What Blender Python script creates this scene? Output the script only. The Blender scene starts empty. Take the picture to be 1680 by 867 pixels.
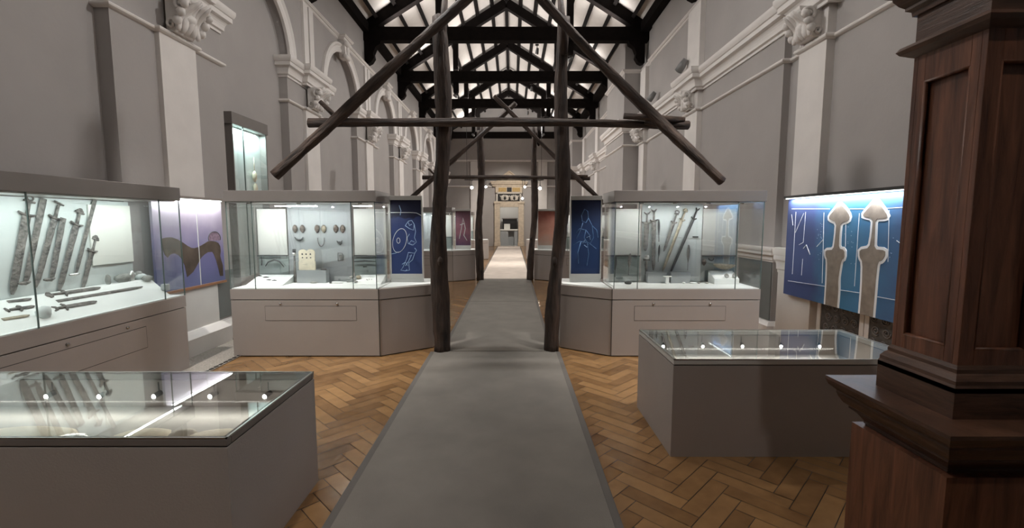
import bpy, math, random
from mathutils import Vector, Matrix
random.seed(11)
S = bpy.context.scene
COL = S.collection
PI = math.pi
CX = -0.20            # centre line of the hall
HW = 4.0              # half width of the hall
EYE = 1.65
F = 750.0
PITCH = math.radians(5.45)

# ------------------------------------------------------------------ measuring
def at(px, py, Y):
    """world point on the vertical plane y=Y seen at a photograph pixel"""
    v = (433.5 - py) / F
    up = v * math.cos(PITCH) - math.sin(PITCH)
    fw = math.cos(PITCH) + v * math.sin(PITCH)
    return Vector(((px - 840) / F * Y / fw, Y, EYE + up / fw * Y))

def atx(px, py, X):
    """world point on the vertical plane x=X"""
    v = (433.5 - py) / F
    up = v * math.cos(PITCH) - math.sin(PITCH)
    fw = math.cos(PITCH) + v * math.sin(PITCH)
    Y = X * F * fw / (px - 840)
    return Vector((X, Y, EYE + up / fw * Y))

# ------------------------------------------------------------------ materials
def _nodes(m):
    m.use_nodes = True
    nt = m.node_tree
    return nt, nt.nodes, nt.links, nt.nodes['Principled BSDF']

def mat(name, col, rough=0.6, var=0.0, scale=6.0, bump=0.0, bscale=40.0, metal=0.0, stretch=(1, 1, 1), col2=None, coat=0.0, spec=None):
    m = bpy.data.materials.new(name)
    nt, N, Lk, B = _nodes(m)
    B.inputs['Base Color'].default_value = (*col, 1)
    B.inputs['Roughness'].default_value = rough
    B.inputs['Metallic'].default_value = metal
    if coat: B.inputs['Coat Weight'].default_value = coat
    if spec is not None: B.inputs['Specular IOR Level'].default_value = spec
    if var or bump or col2:
        tc = N.new('ShaderNodeTexCoord'); mp = N.new('ShaderNodeMapping')
        mp.inputs['Scale'].default_value = stretch
        Lk.new(tc.outputs['Object'], mp.inputs['Vector'])
    if var or col2:
        n = N.new('ShaderNodeTexNoise'); n.inputs['Scale'].default_value = scale; n.inputs['Detail'].default_value = 5
        Lk.new(mp.outputs['Vector'], n.inputs['Vector'])
        r = N.new('ShaderNodeValToRGB')
        c1 = tuple(max(0, c * (1 - var)) for c in col)
        c2 = col2 if col2 else tuple(min(1, c * (1 + var)) for c in col)
        r.color_ramp.elements[0].position = 0.3; r.color_ramp.elements[0].color = (*c1, 1)
        r.color_ramp.elements[1].position = 0.7; r.color_ramp.elements[1].color = (*c2, 1)
        Lk.new(n.outputs['Fac'], r.inputs['Fac']); Lk.new(r.outputs['Color'], B.inputs['Base Color'])
    if bump:
        n2 = N.new('ShaderNodeTexNoise'); n2.inputs['Scale'].default_value = bscale; n2.inputs['Detail'].default_value = 4
        Lk.new(mp.outputs['Vector'], n2.inputs['Vector'])
        b = N.new('ShaderNodeBump'); b.inputs['Strength'].default_value = bump; b.inputs['Distance'].default_value = 0.02
        Lk.new(n2.outputs['Fac'], b.inputs['Height']); Lk.new(b.outputs['Normal'], B.inputs['Normal'])
    return m

def emis(name, col, st):
    m = bpy.data.materials.new(name)
    nt, N, Lk, B = _nodes(m)
    B.inputs['Base Color'].default_value = (*col, 1)
    B.inputs['Emission Color'].default_value = (*col, 1)
    B.inputs['Emission Strength'].default_value = st
    return m

def glassmat(name, tint, ior=1.45):
    m = bpy.data.materials.new(name); m.use_nodes = True
    nt = m.node_tree; N = nt.nodes; Lk = nt.links
    N.clear()
    o = N.new('ShaderNodeOutputMaterial'); mx = N.new('ShaderNodeMixShader')
    t = N.new('ShaderNodeBsdfTransparent'); t.inputs['Color'].default_value = (*tint, 1)
    g = N.new('ShaderNodeBsdfAnisotropic'); g.inputs['Roughness'].default_value = 0.0
    g.inputs['Color'].default_value = (1, 1, 1, 1)
    lw = N.new('ShaderNodeLayerWeight'); lw.inputs['Blend'].default_value = .5
    pw = N.new('ShaderNodeMath'); pw.operation = 'POWER'; pw.inputs[1].default_value = 5
    f0 = ((ior-1)/(ior+1))**2
    ma = N.new('ShaderNodeMath'); ma.operation = 'MULTIPLY_ADD'; ma.inputs[1].default_value = 1-f0; ma.inputs[2].default_value = f0
    Lk.new(lw.outputs['Facing'], pw.inputs[0]); Lk.new(pw.outputs[0], ma.inputs[0])
    Lk.new(ma.outputs[0], mx.inputs[0]); Lk.new(t.outputs[0], mx.inputs[1]); Lk.new(g.outputs[0], mx.inputs[2])
    Lk.new(mx.outputs[0], o.inputs['Surface'])
    return m

M = {}
M['wall'] = mat('wall_paint', (.385, .363, .35), .85, var=.05, scale=1.3, bump=.08, bscale=18)
M['trim'] = mat('trim_paint', (.74, .71, .685), .7, var=.04, scale=3, bump=.06, bscale=25)
M['greytrim'] = mat('grey_dado_paint', (.16, .17, .165), .8, var=.05)
M['ceil'] = mat('ceiling_plaster', (.74, .70, .665), .9, var=.03)
M['dark'] = mat('black_stained_timber', (.006, .004, .0035), .85, spec=.15, var=.4, scale=8, bump=.3, stretch=(1, .2, 1))
M['log'] = mat('log_bark', (.020, .012, .009), .7, var=.55, scale=7, bump=1.0, bscale=16, stretch=(2.5, 2.5, .45), col2=(.085, .055, .042))
M['logh'] = mat('log_bark_beam', (.040, .026, .020), .75, var=.55, scale=9, bump=1.0, bscale=14, stretch=(.5, 2.2, 2.2), col2=(.12, .08, .06))
M['base'] = mat('taupe_laminate', (.355, .318, .297), .55, var=.04, scale=2, bump=.05, bscale=90)
M['basedk'] = mat('taupe_laminate_rim', (.17, .15, .14), .45, var=.05)
M['lining'] = mat('grey_case_lining', (.34,.33,.31), .8)
M['canopy'] = mat('canopy_laminate', (.20,.182,.172), .5, var=.03)
M['block'] = mat('grey_display_block', (.33,.35,.355), .6)
M['line'] = mat('dark_joint', (.03, .028, .026), .6)
M['deck'] = mat('white_deck', (.80, .82, .80), .6, var=.02)
M['white'] = mat('white_graphic_panel', (.80, .80, .75), .5, var=.03, scale=2)
M['grey'] = mat('grey_back_panel', (.40, .42, .43), .6, var=.03, scale=2)
M['pale'] = mat('pale_back_panel', (.60, .64, .63), .6, var=.03, scale=2)
M['metal'] = mat('brushed_metal', (.55, .53, .50), .3, metal=1.0)
M['chrome'] = mat('knob_steel', (.5, .48, .46), .25, metal=1.0)
M['black'] = mat('black_fitting', (.02, .02, .02), .4)
M['glass'] = glassmat('case_glass', (.978, .987, .984))
M['backglass'] = glassmat('coated_back_glass', (1, 1, 1), 1.9)
M['mirrorglass'] = glassmat('mirror_coated_glass', (1, 1, 1), 2.7)
M['lowpanel'] = mat('sea_grey_panel', (.34, .40, .385), .5)
M['topglass'] = glassmat('table_case_glass', (.93, .94, .93), 1.75)
M['seal'] = mat('glass_edge_seal', (.10, .14, .13), .3)
M['iron'] = mat('corroded_iron', (.13, .125, .12), .75, var=.5, scale=22, bump=.7, bscale=45, col2=(.27, .25, .23))
M['irondk'] = mat('dark_iron', (.05, .05, .05), .6, var=.4, scale=30, bump=.4)
M['bronze'] = mat('pale_bronze', (.33, .29, .22), .5, var=.3, scale=30, bump=.3, metal=.3)
M['bone'] = mat('cream_bone', (.78, .70, .54), .6, var=.1, scale=18, bump=.2)
M['stone'] = mat('grey_stone', (.30, .30, .28), .85, var=.3, scale=14, bump=.6)
M['horn'] = mat('brooch_bronze', (.15, .12, .10), .5, var=.4, scale=60, bump=.6, bscale=80, metal=.2)
M['silver'] = mat('silver_trim', (.7, .7, .68), .3, metal=.8)
M['lamp'] = emis('lamp_glow', (1, .97, .92), 26)
M['strip'] = emis('led_strip', (.92, 1, .98), 2.5)
M['led'] = emis('led_bead', (1, .98, .94), 30)
M['room'] = mat('back_room_paint', (.45, .44, .42), .8)
M['door'] = mat('pale_stone', (.60, .51, .40), .7, var=.12, scale=8)
M['gold'] = mat('ochre_panel', (.50, .34, .13), .6, var=.2, scale=12)
M['relief'] = mat('relief_figures', (.62, .58, .52), .7, var=.1)
M['grille'] = mat('cast_iron_grille', (.10, .095, .09), .5, var=.3, scale=20, metal=.3)
M['mat'] = None
M['lens'] = mat('lamp_body_grey', (.2, .2, .2), .4)

def runner_mat(name, col):
    m = mat(name, col, .95, var=.10, scale=3)
    nt, N, Lk, B = _nodes(m)
    tc = N.new('ShaderNodeTexCoord')
    w = N.new('ShaderNodeTexNoise'); w.inputs['Scale'].default_value = 260
    Lk.new(tc.outputs['Object'], w.inputs['Vector'])
    b = N.new('ShaderNodeBump'); b.inputs['Strength'].default_value = .5; b.inputs['Distance'].default_value = .004
    Lk.new(w.outputs['Fac'], b.inputs['Height']); Lk.new(b.outputs['Normal'], B.inputs['Normal'])
    return m
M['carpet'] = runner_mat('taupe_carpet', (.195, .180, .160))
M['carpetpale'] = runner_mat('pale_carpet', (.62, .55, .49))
M['hem'] = mat('carpet_binding', (.13, .12, .11), .9)
M['grate'] = mat('floor_grating', (.27, .245, .215), .8, var=.3, scale=60, bump=.5, bscale=120)

def parquet():
    m = bpy.data.materials.new('oak_herringbone')
    nt, N, Lk, B = _nodes(m)
    a = N.new('ShaderNodeAttribute'); a.attribute_name = 'tone'
    tc = N.new('ShaderNodeTexCoord')
    n = N.new('ShaderNodeTexNoise'); n.inputs['Scale'].default_value = 9; n.inputs['Detail'].default_value = 6
    Lk.new(tc.outputs['Object'], n.inputs['Vector'])
    ad = N.new('ShaderNodeMath'); ad.operation = 'ADD'
    ml = N.new('ShaderNodeMath'); ml.operation = 'MULTIPLY'; ml.inputs[1].default_value = .5
    Lk.new(n.outputs['Fac'], ml.inputs[0]); Lk.new(a.outputs['Fac'], ad.inputs[0]); Lk.new(ml.outputs[0], ad.inputs[1])
    r = N.new('ShaderNodeValToRGB')
    r.color_ramp.elements[0].position = .1; r.color_ramp.elements[0].color = (.10, .048, .018, 1)
    r.color_ramp.elements[1].position = 1.15; r.color_ramp.elements[1].color = (.34, .195, .085, 1)
    Lk.new(ad.outputs[0], r.inputs['Fac']); Lk.new(r.outputs['Color'], B.inputs['Base Color'])
    n2 = N.new('ShaderNodeTexNoise'); n2.inputs['Scale'].default_value = 1.1
    Lk.new(tc.outputs['Object'], n2.inputs['Vector'])
    mr = N.new('ShaderNodeMapRange'); mr.inputs['To Min'].default_value = .08; mr.inputs['To Max'].default_value = .26
    Lk.new(n2.outputs['Fac'], mr.inputs['Value']); Lk.new(mr.outputs[0], B.inputs['Roughness'])
    n3 = N.new('ShaderNodeTexNoise'); n3.inputs['Scale'].default_value = 7
    Lk.new(tc.outputs['Object'], n3.inputs['Vector'])
    b = N.new('ShaderNodeBump'); b.inputs['Strength'].default_value = .22; b.inputs['Distance'].default_value = .012
    Lk.new(n3.outputs['Fac'], b.inputs['Height']); Lk.new(b.outputs['Normal'], B.inputs['Normal'])
    return m
M['parquet'] = parquet()

def woodmat(name, c1, c2, stretch):
    m = bpy.data.materials.new(name)
    nt, N, Lk, B = _nodes(m)
    tc = N.new('ShaderNodeTexCoord'); mp = N.new('ShaderNodeMapping'); mp.inputs['Scale'].default_value = stretch
    Lk.new(tc.outputs['Object'], mp.inputs['Vector'])
    n = N.new('ShaderNodeTexNoise'); n.inputs['Scale'].default_value = 5; n.inputs['Detail'].default_value = 8; n.inputs['Roughness'].default_value = .65
    n.inputs['Distortion'].default_value = .6
    Lk.new(mp.outputs['Vector'], n.inputs['Vector'])
    r = N.new('ShaderNodeValToRGB')
    r.color_ramp.elements[0].position = .3; r.color_ramp.elements[0].color = (*c1, 1)
    r.color_ramp.elements[1].position = .72; r.color_ramp.elements[1].color = (*c2, 1)
    Lk.new(n.outputs['Fac'], r.inputs['Fac']); Lk.new(r.outputs['Color'], B.inputs['Base Color'])
    B.inputs['Roughness'].default_value = .38
    b = N.new('ShaderNodeBump'); b.inputs['Strength'].default_value = .25; b.inputs['Distance'].default_value = .01
    Lk.new(n.outputs['Fac'], b.inputs['Height']); Lk.new(b.outputs['Normal'], B.inputs['Normal'])
    return m
M['oak_v'] = woodmat('polished_oak_upright', (.055, .020, .012), (.24, .095, .050), (5, 5, .45))
M['oak_h'] = woodmat('polished_oak_level', (.035, .017, .011), (.13, .062, .036), (1.2, .9, 9))

def print_mat(name, stops, axis='Y', mottled=.15, rough=.45, lo=0, hi=1):
    """printed graphic: colours run along one axis of the object"""
    m = bpy.data.materials.new(name)
    nt, N, Lk, B = _nodes(m)
    tc = N.new('ShaderNodeTexCoord'); sp = N.new('ShaderNodeSeparateXYZ')
    Lk.new(tc.outputs['Object'], sp.inputs[0])
    mr = N.new('ShaderNodeMapRange'); mr.inputs['From Min'].default_value = lo; mr.inputs['From Max'].default_value = hi
    Lk.new(sp.outputs[axis], mr.inputs['Value'])
    n = N.new('ShaderNodeTexNoise'); n.inputs['Scale'].default_value = 4; n.inputs['Detail'].default_value = 6
    Lk.new(tc.outputs['Object'], n.inputs['Vector'])
    ma = N.new('ShaderNodeMath'); ma.operation = 'MULTIPLY_ADD'; ma.inputs[1].default_value = mottled * 2
    ma2 = N.new('ShaderNodeMath'); ma2.operation = 'SUBTRACT'; ma2.inputs[1].default_value = mottled
    Lk.new(n.outputs['Fac'], ma.inputs[0]); Lk.new(mr.outputs[0], ma.inputs[2]); Lk.new(ma.outputs[0], ma2.inputs[0])
    r = N.new('ShaderNodeValToRGB')
    e = r.color_ramp.elements
    e[0].position = stops[0][0]; e[0].color = (*stops[0][1], 1)
    e[1].position = stops[-1][0]; e[1].color = (*stops[-1][1], 1)
    for p, c in stops[1:-1]:
        q = e.new(p); q.color = (*c, 1)
    Lk.new(ma2.outputs[0], r.inputs['Fac']); Lk.new(r.outputs['Color'], B.inputs['Base Color'])
    B.inputs['Roughness'].default_value = rough
    return m

# ------------------------------------------------------------------ mesh builder
class MB:
    def __init__(s): s.v = []; s.f = []; s.sm = []; s.mi = []
    def add(s, vs, fs, smooth=False, mi=0):
        o = len(s.v); s.v += [tuple(p) for p in vs]
        s.f += [tuple(i + o for i in f) for f in fs]; s.sm += [smooth] * len(fs); s.mi += [mi] * len(fs)
        return s
    def box(s, x0, x1, y0, y1, z0, z1, mi=0, skip=()):
        if x0 > x1: x0, x1 = x1, x0
        if y0 > y1: y0, y1 = y1, y0
        if z0 > z1: z0, z1 = z1, z0
        v = [(x0,y0,z0),(x1,y0,z0),(x1,y1,z0),(x0,y1,z0),(x0,y0,z1),(x1,y0,z1),(x1,y1,z1),(x0,y1,z1)]
        f = {'bot':(0,3,2,1),'top':(4,5,6,7),'fr':(0,1,5,4),'rt':(1,2,6,5),'bk':(2,3,7,6),'lf':(3,0,4,7)}
        return s.add(v, [q for k, q in f.items() if k not in skip], mi=mi)
    def prism(s, poly, z0, z1, mi=0):
        n = len(poly)
        a = sum(poly[i][0]*poly[(i+1)%n][1]-poly[(i+1)%n][0]*poly[i][1] for i in range(n))
        if a < 0: poly = poly[::-1]
        v = [(x,y,z0) for x,y in poly] + [(x,y,z1) for x,y in poly]
        f = [tuple(range(n))[::-1], tuple(range(n,2*n))] + [(i,(i+1)%n,n+(i+1)%n,n+i) for i in range(n)]
        return s.add(v, f, mi=mi)
    def prism_ax(s, poly, a0, a1, axis, mi=0):
        """poly in the plane across `axis`: for 'x' poly=(y,z); for 'y' poly=(x,z)"""
        n = len(poly)
        if axis == 'y': P = lambda p, a: (p[0], a, p[1])
        else: P = lambda p, a: (a, p[0], p[1])
        v = [P(p, a0) for p in poly] + [P(p, a1) for p in poly]
        ar = sum(poly[i][0]*poly[(i+1)%n][1]-poly[(i+1)%n][0]*poly[i][1] for i in range(n))
        flip = (ar > 0) != (a1 > a0)
        if axis == 'y': flip = not flip
        f = [tuple(range(n))[::-1], tuple(range(n,2*n))] + [(i,(i+1)%n,n+(i+1)%n,n+i) for i in range(n)]
        if flip: f = [q[::-1] for q in f]
        return s.add(v, f, mi=mi)
    def bar(s, p, q, w, h=None, up=Vector((0,0,1)), mi=0):
        h = h or w
        p = Vector(p); q = Vector(q); d = (q-p).normalized()
        a = d.cross(up)
        if a.length < 1e-4: a = d.cross(Vector((0,1,0)))
        a.normalize(); b = a.cross(d).normalized()
        a = a*w/2; b = b*h/2
        v = [p-a-b,p+a-b,p+a+b,p-a+b,q-a-b,q+a-b,q+a+b,q-a+b]
        return s.add(v, [(0,1,2,3),(7,6,5,4),(0,4,5,1),(1,5,6,2),(2,6,7,3),(3,7,4,0)], mi=mi)
    def tube(s, pts, rad, n=10, cap=True, jitter=0.0, flat=1.0, smooth=True, mi=0):
        pts = [Vector(p) for p in pts]
        if not isinstance(rad, (list, tuple)): rad = [rad]*len(pts)
        vs = []; fs = []
        ref = None
        for i, p in enumerate(pts):
            d = (pts[min(i+1,len(pts)-1)] - pts[max(i-1,0)]).normalized()
            if ref is None:
                ref = d.cross(Vector((0,0,1)))
                if ref.length < .1: ref = Vector((1,0,0))
            a = (ref - d*ref.dot(d)).normalized(); b = d.cross(a); ref = a
            for k in range(n):
                t = 2*PI*k/n; r = rad[i]*(1+jitter*(random.random()-.5)*2)
                vs.append(p + a*math.cos(t)*r + b*math.sin(t)*r*flat)
        for i in range(len(pts)-1):
            for k in range(n):
                k2 = (k+1) % n
                fs.append((i*n+k, i*n+k2, (i+1)*n+k2, (i+1)*n+k))
        if cap:
            fs.append(tuple(range(n))[::-1]); fs.append(tuple((len(pts)-1)*n+k for k in range(n)))
        return s.add(vs, fs, smooth, mi)
    def ell(s, c, r, nu=12, nv=8, rot=None, noise=0.0, mi=0):
        vs = []; fs = []
        c = Vector(c)
        for j in range(nv+1):
            ph = PI*j/nv
            for i in range(nu):
                th = 2*PI*i/nu
                k = 1 + noise*(random.random()-.5)*2
                p = Vector((r[0]*math.sin(ph)*math.cos(th)*k, r[1]*math.sin(ph)*math.sin(th)*k, r[2]*math.cos(ph)))
                if rot is not None: p = rot @ p
                vs.append(c+p)
        for j in range(nv):
            for i in range(nu):
                i2 = (i+1) % nu
                fs.append((j*nu+i, (j+1)*nu+i, (j+1)*nu+i2, j*nu+i2))
        return s.add(vs, fs, True, mi)
    def lathe(s, prof, c=(0,0,0), n=16, mi=0, smooth=True):
        vs = []; fs = []
        for r, z in prof:
            for k in range(n):
                t = 2*PI*k/n; vs.append((c[0]+r*math.cos(t), c[1]+r*math.sin(t), c[2]+z))
        for i in range(len(prof)-1):
            for k in range(n):
                k2 = (k+1)%n; fs.append((i*n+k, i*n+k2, (i+1)*n+k2, (i+1)*n+k))
        fs.append(tuple(range(n))[::-1]); fs.append(tuple((len(prof)-1)*n+k for k in range(n)))
        return s.add(vs, fs, smooth, mi)
    def mould(s, path, prof, side=1, closed=False, mi=0):
        """profile (out, z) swept along a level polyline with mitred corners; side=+1 puts `out` to the left of travel"""
        P = [Vector((p[0], p[1])) for p in path]; n = len(P)
        mit = []
        for i in range(n):
            if closed: a = P[i]-P[i-1]; b = P[(i+1)%n]-P[i]
            else:
                a = P[i]-P[i-1] if i else P[1]-P[0]
                b = P[i+1]-P[i] if i < n-1 else P[i]-P[i-1]
            na = Vector((-a.y, a.x)).normalized()*side; nb = Vector((-b.y, b.x)).normalized()*side
            m = na+nb
            m = m/ max(.25, m.dot(na))
            mit.append(m)
        k = len(prof); vs = []
        for i in range(n):
            for u, z in prof:
                q = P[i]+mit[i]*u; vs.append((q.x, q.y, z))
        fs = []
        for i in range(n if closed else n-1):
            i2 = (i+1) % n
            for j in range(k-1):
                f = (i*k+j, i2*k+j, i2*k+j+1, i*k+j+1)
                fs.append(f if side < 0 else f[::-1])
        if not closed:
            e0 = tuple(range(k)); e1 = tuple((n-1)*k+j for j in range(k))
            fs.append(e0 if side > 0 else e0[::-1]); fs.append(e1[::-1] if side > 0 else e1)
        return s.add(vs, fs, mi=mi)
    def plate(s, pts2, frame, depth, mi=0):
        """flat outline pts2 (a,b) mapped through frame(a,b,t) with t from 0 to depth"""
        n = len(pts2)
        v = [frame(a, b, 0) for a, b in pts2] + [frame(a, b, depth) for a, b in pts2]
        f = [tuple(range(n))[::-1], tuple(range(n,2*n))] + [(i,(i+1)%n,n+(i+1)%n,n+i) for i in range(n)]
        return s.add(v, f, mi=mi)
    def build(s, name, m, parent=None, loc=None, bevel=0.0, recalc=True):
        me = bpy.data.meshes.new(name)
        off = Vector(loc) if loc is not None else Vector((0,0,0))
        me.from_pydata([tuple(Vector(p)-off) for p in s.v], [], s.f)
        ms = m if isinstance(m, (list, tuple)) else [m]
        for q in ms: me.materials.append(q)
        me.polygons.foreach_set('use_smooth', s.sm)
        if len(ms) > 1: me.polygons.foreach_set('material_index', s.mi)
        me.update()
        if recalc:
            import bmesh
            bm = bmesh.new(); bm.from_mesh(me)
            bmesh.ops.recalc_face_normals(bm, faces=bm.faces); bm.to_mesh(me); bm.free()
        o = bpy.data.objects.new(name, me); COL.objects.link(o)
        if parent is not None: o.parent = parent
        if loc is not None: o.location = off
        if bevel:
            b = o.modifiers.new('bevel', 'BEVEL'); b.width = bevel; b.segments = 2; b.limit_method = 'ANGLE'
        return o

def thing(name, label, cat, loc=(0,0,0), rot=(0,0,0), group=None):
    o = bpy.data.objects.new(name, None); COL.objects.link(o)
    o.location = loc; o.rotation_euler = rot; o.empty_display_size = .1
    o['label'] = label; o['category'] = cat
    if group: o['group'] = group
    return o
def tag(o, label, cat, group=None, kind=None):
    o['label'] = label; o['category'] = cat
    if group: o['group'] = group
    if kind: o['kind'] = kind
    return o
def struct(o, label=None):
    o['kind'] = 'structure'
    if label: o['label'] = label
    return o
def dup(root, loc, label, rot=None, group=None):
    r = root.copy(); COL.objects.link(r); r.location = loc
    if rot is not None: r.rotation_euler = rot
    r['label'] = label
    if group: r['group'] = group
    for ch in list(root.children):
        c = ch.copy(); COL.objects.link(c); c.parent = r
        for g in list(ch.children):
            d = g.copy(); COL.objects.link(d); d.parent = c
    return r

def light(name, kind, loc, energy, color=(1,.93,.85), size=.1, size_y=None, target=None, spot=None, blend=.6, rot=None, radius=None):
    l = bpy.data.lights.new(name, kind); l.energy = energy; l.color = color
    if kind == 'AREA':
        l.shape = 'RECTANGLE' if size_y else 'SQUARE'; l.size = size
        if size_y: l.size_y = size_y
    if kind == 'SPOT':
        l.spot_size = math.radians(spot or 60); l.spot_blend = blend; l.shadow_soft_size = radius or .04
    if kind == 'POINT': l.shadow_soft_size = radius or .05
    o = bpy.data.objects.new(name, l); COL.objects.link(o); o.location = loc
    if target is not None:
        d = Vector(target)-Vector(loc); o.rotation_euler = d.to_track_quat('-Z', 'Y').to_euler()
    if rot is not None: o.rotation_euler = rot
    return o

# ================================================================== CAMERA
cam = bpy.data.cameras.new('camera'); co = bpy.data.objects.new('camera', cam); COL.objects.link(co)
cam.sensor_fit = 'HORIZONTAL'; cam.sensor_width = 36; cam.lens = 36*F/1680
cam.clip_start = .05; cam.clip_end = 200
co.location = (0, 0, EYE); co.rotation_euler = (PI/2-PITCH, 0, 0)
S.camera = co

PIERS = [2.0, 5.7, 9.4, 13.1, 16.8, 20.5, 24.2, 27.9]
XL, XR = CX-HW, CX+HW
YB, YF = -6.0, 29.5
ZT = 6.9               # top of the walls
RIDGE = 9.5

# ================================================================== FLOOR
def make_floor():
    W = .11; n = 4
    mb = MB()
    mb.add([(XL-.1,YB,-.004),(XR+.1,YB,-.004),(XR+.1,YF+3.2,-.004),(XL-.1,YF+3.2,-.004)], [(0,1,2,3)], mi=1)
    tones = [0.0]
    c = s_ = math.sqrt(.5); g = .0022
    R = 420
    def emit(x0, x1, y0, y1, vert):
        ps = [(x0*W+g,y0*W+g),(x1*W-g,y0*W+g),(x1*W-g,y1*W-g),(x0*W+g,y1*W-g)]
        q = [((x-y)*c + CX, (x+y)*s_ - 6) for x, y in ps]
        cx = sum(p[0] for p in q)/4; cy = sum(p[1] for p in q)/4
        if cx < XL-.05 or cx > XR+.05 or cy < .5 or cy > YF: return
        dz = random.uniform(-.0007, .0007)
        mb.add([(x, y, dz+random.uniform(-.0006,.0006)) for x, y in q], [(0,1,2,3)])
        tones.append(random.random()*.5 + (.2 if vert else .1))
    for y in range(-60, R):
        for x in range(-60, R):
            yy = ((x+.5)+(y+.5))*W*s_-6; xx = ((x+.5)-(y+.5))*W*c+CX
            if xx < XL-1 or xx > XR+1 or yy < 0 or yy > YF+1: continue
            t = (x-y) % (2*n)
            if t == 0: emit(x, x+n, y, y+1, False)
            if t == 2*n-1: emit(x, x+1, y, y+n, True)
    o = mb.build('floor', [M['parquet'], M['line']], recalc=False)
    at_ = o.data.attributes.new('tone', 'FLOAT', 'FACE'); at_.data.foreach_set('value', tones)
    struct(o, 'oak herringbone parquet floor of the hall')
make_floor()

# ================================================================== WALLS
def wall_from_path(mb, path, z0, z1, side, mi=0):
    for i in range(len(path)-1):
        a, b = path[i], path[i+1]
        mb.add([(a[0],a[1],z0),(b[0],b[1],z0),(b[0],b[1],z1),(a[0],a[1],z1)], [(0,1,2,3)], mi=mi)

PW = .89; PR = .15; SP = 4.55; AR = 1.02
def left_x(off): return XL+off
# left wall: piers with recessed bays, arched recesses above
lw = MB()
path = [(XL, YB)]
for k in PIERS:
    path += [(XL, k-PW), (XL+PR, k-PW), (XL+PR, k+PW), (XL, k+PW)]
path.append((XL, YF))
wall_from_path(lw, path, 0, 4.5, 1)
# upper wall plane with arched recesses
yy = YB
for i in range(len(PIERS)-1):
    yc = (PIERS[i]+PIERS[i+1])/2; r = AR+.02
    lw.add([(XL+PR, yy, 4.5),(XL+PR, yc-r, 4.5),(XL+PR, yc-r, ZT),(XL+PR, yy, ZT)], [(0,1,2,3)])
    nseg = 24; vs = []; fs = []
    for j in range(nseg+1):
        t = PI - PI*j/nseg
        y = yc+r*math.cos(t); z = SP+r*math.sin(t)
        vs += [(XL+PR, y, z), (XL+PR, y, ZT), (XL, y, z)]
    for j in range(nseg):
        a = j*3
        fs += [(a, a+3, a+4, a+1), (a, a+2, a+5, a+3)]
    lw.add(vs, fs)
    for s_ in (-1, 1): lw.add([(XL, yc+s_*r, 4.5),(XL+PR, yc+s_*r, 4.5),(XL+PR, yc+s_*r, SP),(XL, yc+s_*r, SP)], [(0,1,2,3)])
    lw.add([(XL, yc-r, 4.5),(XL, yc+r, 4.5),(XL, yc+r, SP+r),(XL, yc-r, SP+r)], [(0,1,2,3)])
    yy = yc+r
lw.add([(XL+PR, yy, 4.5),(XL+PR, YF, 4.5),(XL+PR, YF, ZT),(XL+PR, yy, ZT)], [(0,1,2,3)])
struct(lw.build('wall_left', M['wall'], recalc=False), 'pale grey left wall of recessed bays and arches')

# right wall: flatter, with a long projecting bay and two chimney breasts
rp = [(XR, YB), (XR, 6.45), (XR-.10, 6.45), (XR-.10, 12.6), (XR-.06, 12.6), (XR-.06, 13.5), (XR-.58, 13.5), (XR-.58, 15.9),
      (XR, 15.9), (XR, 24.9), (XR-.58, 24.9), (XR-.58, 26.9), (XR, 26.9), (XR, YF)]
rw = MB(); wall_from_path(rw, rp, 0, ZT, -1)
struct(rw.build('wall_right', M['wall'], recalc=False), 'pale grey right wall with projecting breasts')

# back wall behind the viewer
bw = MB(); bw.box(XL-.2, XR+.2, YB-.2, YB, 0, RIDGE+.2)
struct(bw.build('wall_back', M['wall']), 'plain wall behind the viewer')

# far wall with a doorway
DX0, DX1, DZ = -.77, .41, 2.5
fwl = MB()
fwl.box(XL-.2, DX0, YF, YF+.3, 0, ZT); fwl.box(DX1, XR+.2, YF, YF+.3, 0, ZT); fwl.box(DX0, DX1, YF, YF+.3, DZ, ZT)
fwl.prism_ax([(XL-.2, ZT), (XR+.2, ZT), (CX, RIDGE+.2)], YF, YF+.3, 'y')
struct(fwl.build('wall_far', M['wall']), 'far end wall around the doorway')

# ------------------------------------------------------------------ mouldings
def cyma(d, z0, z1, n=5):
    """a stepped and curved cornice profile of projection d between z0 and z1"""
    h = z1-z0
    p = [(0, z0), (d*.12, z0), (d*.12, z0+h*.10), (d*.30, z0+h*.14)]
    for i in range(n+1):
        t = i/n; p.append((d*(.30+.32*(1-math.cos(t*PI/2))), z0+h*(.14+.34*math.sin(t*PI/2))))
    p += [(d*.78, z0+h*.52), (d*.78, z0+h*.70), (d*.86, z0+h*.72)]
    for i in range(n+1):
        t = i/n; p.append((d*(.86+.14*math.sin(t*PI/2)), z0+h*(.72+.20*t)))
    p += [(d, z1), (0, z1+.01)]
    return p
def bead(d, z0, z1):
    h = z1-z0
    return [(0,z0),(d*.5,z0+h*.1),(d*.9,z0+h*.3),(d,z0+h*.55),(d*.85,z0+h*.8),(d*.4,z1),(0,z1)]

tn = [0]
def trim(mb, m='trim', label=None, bevel=0):
    tn[0] += 1
    return struct(mb.build('trim_%d' % tn[0], M[m], bevel=bevel), label)

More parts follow.
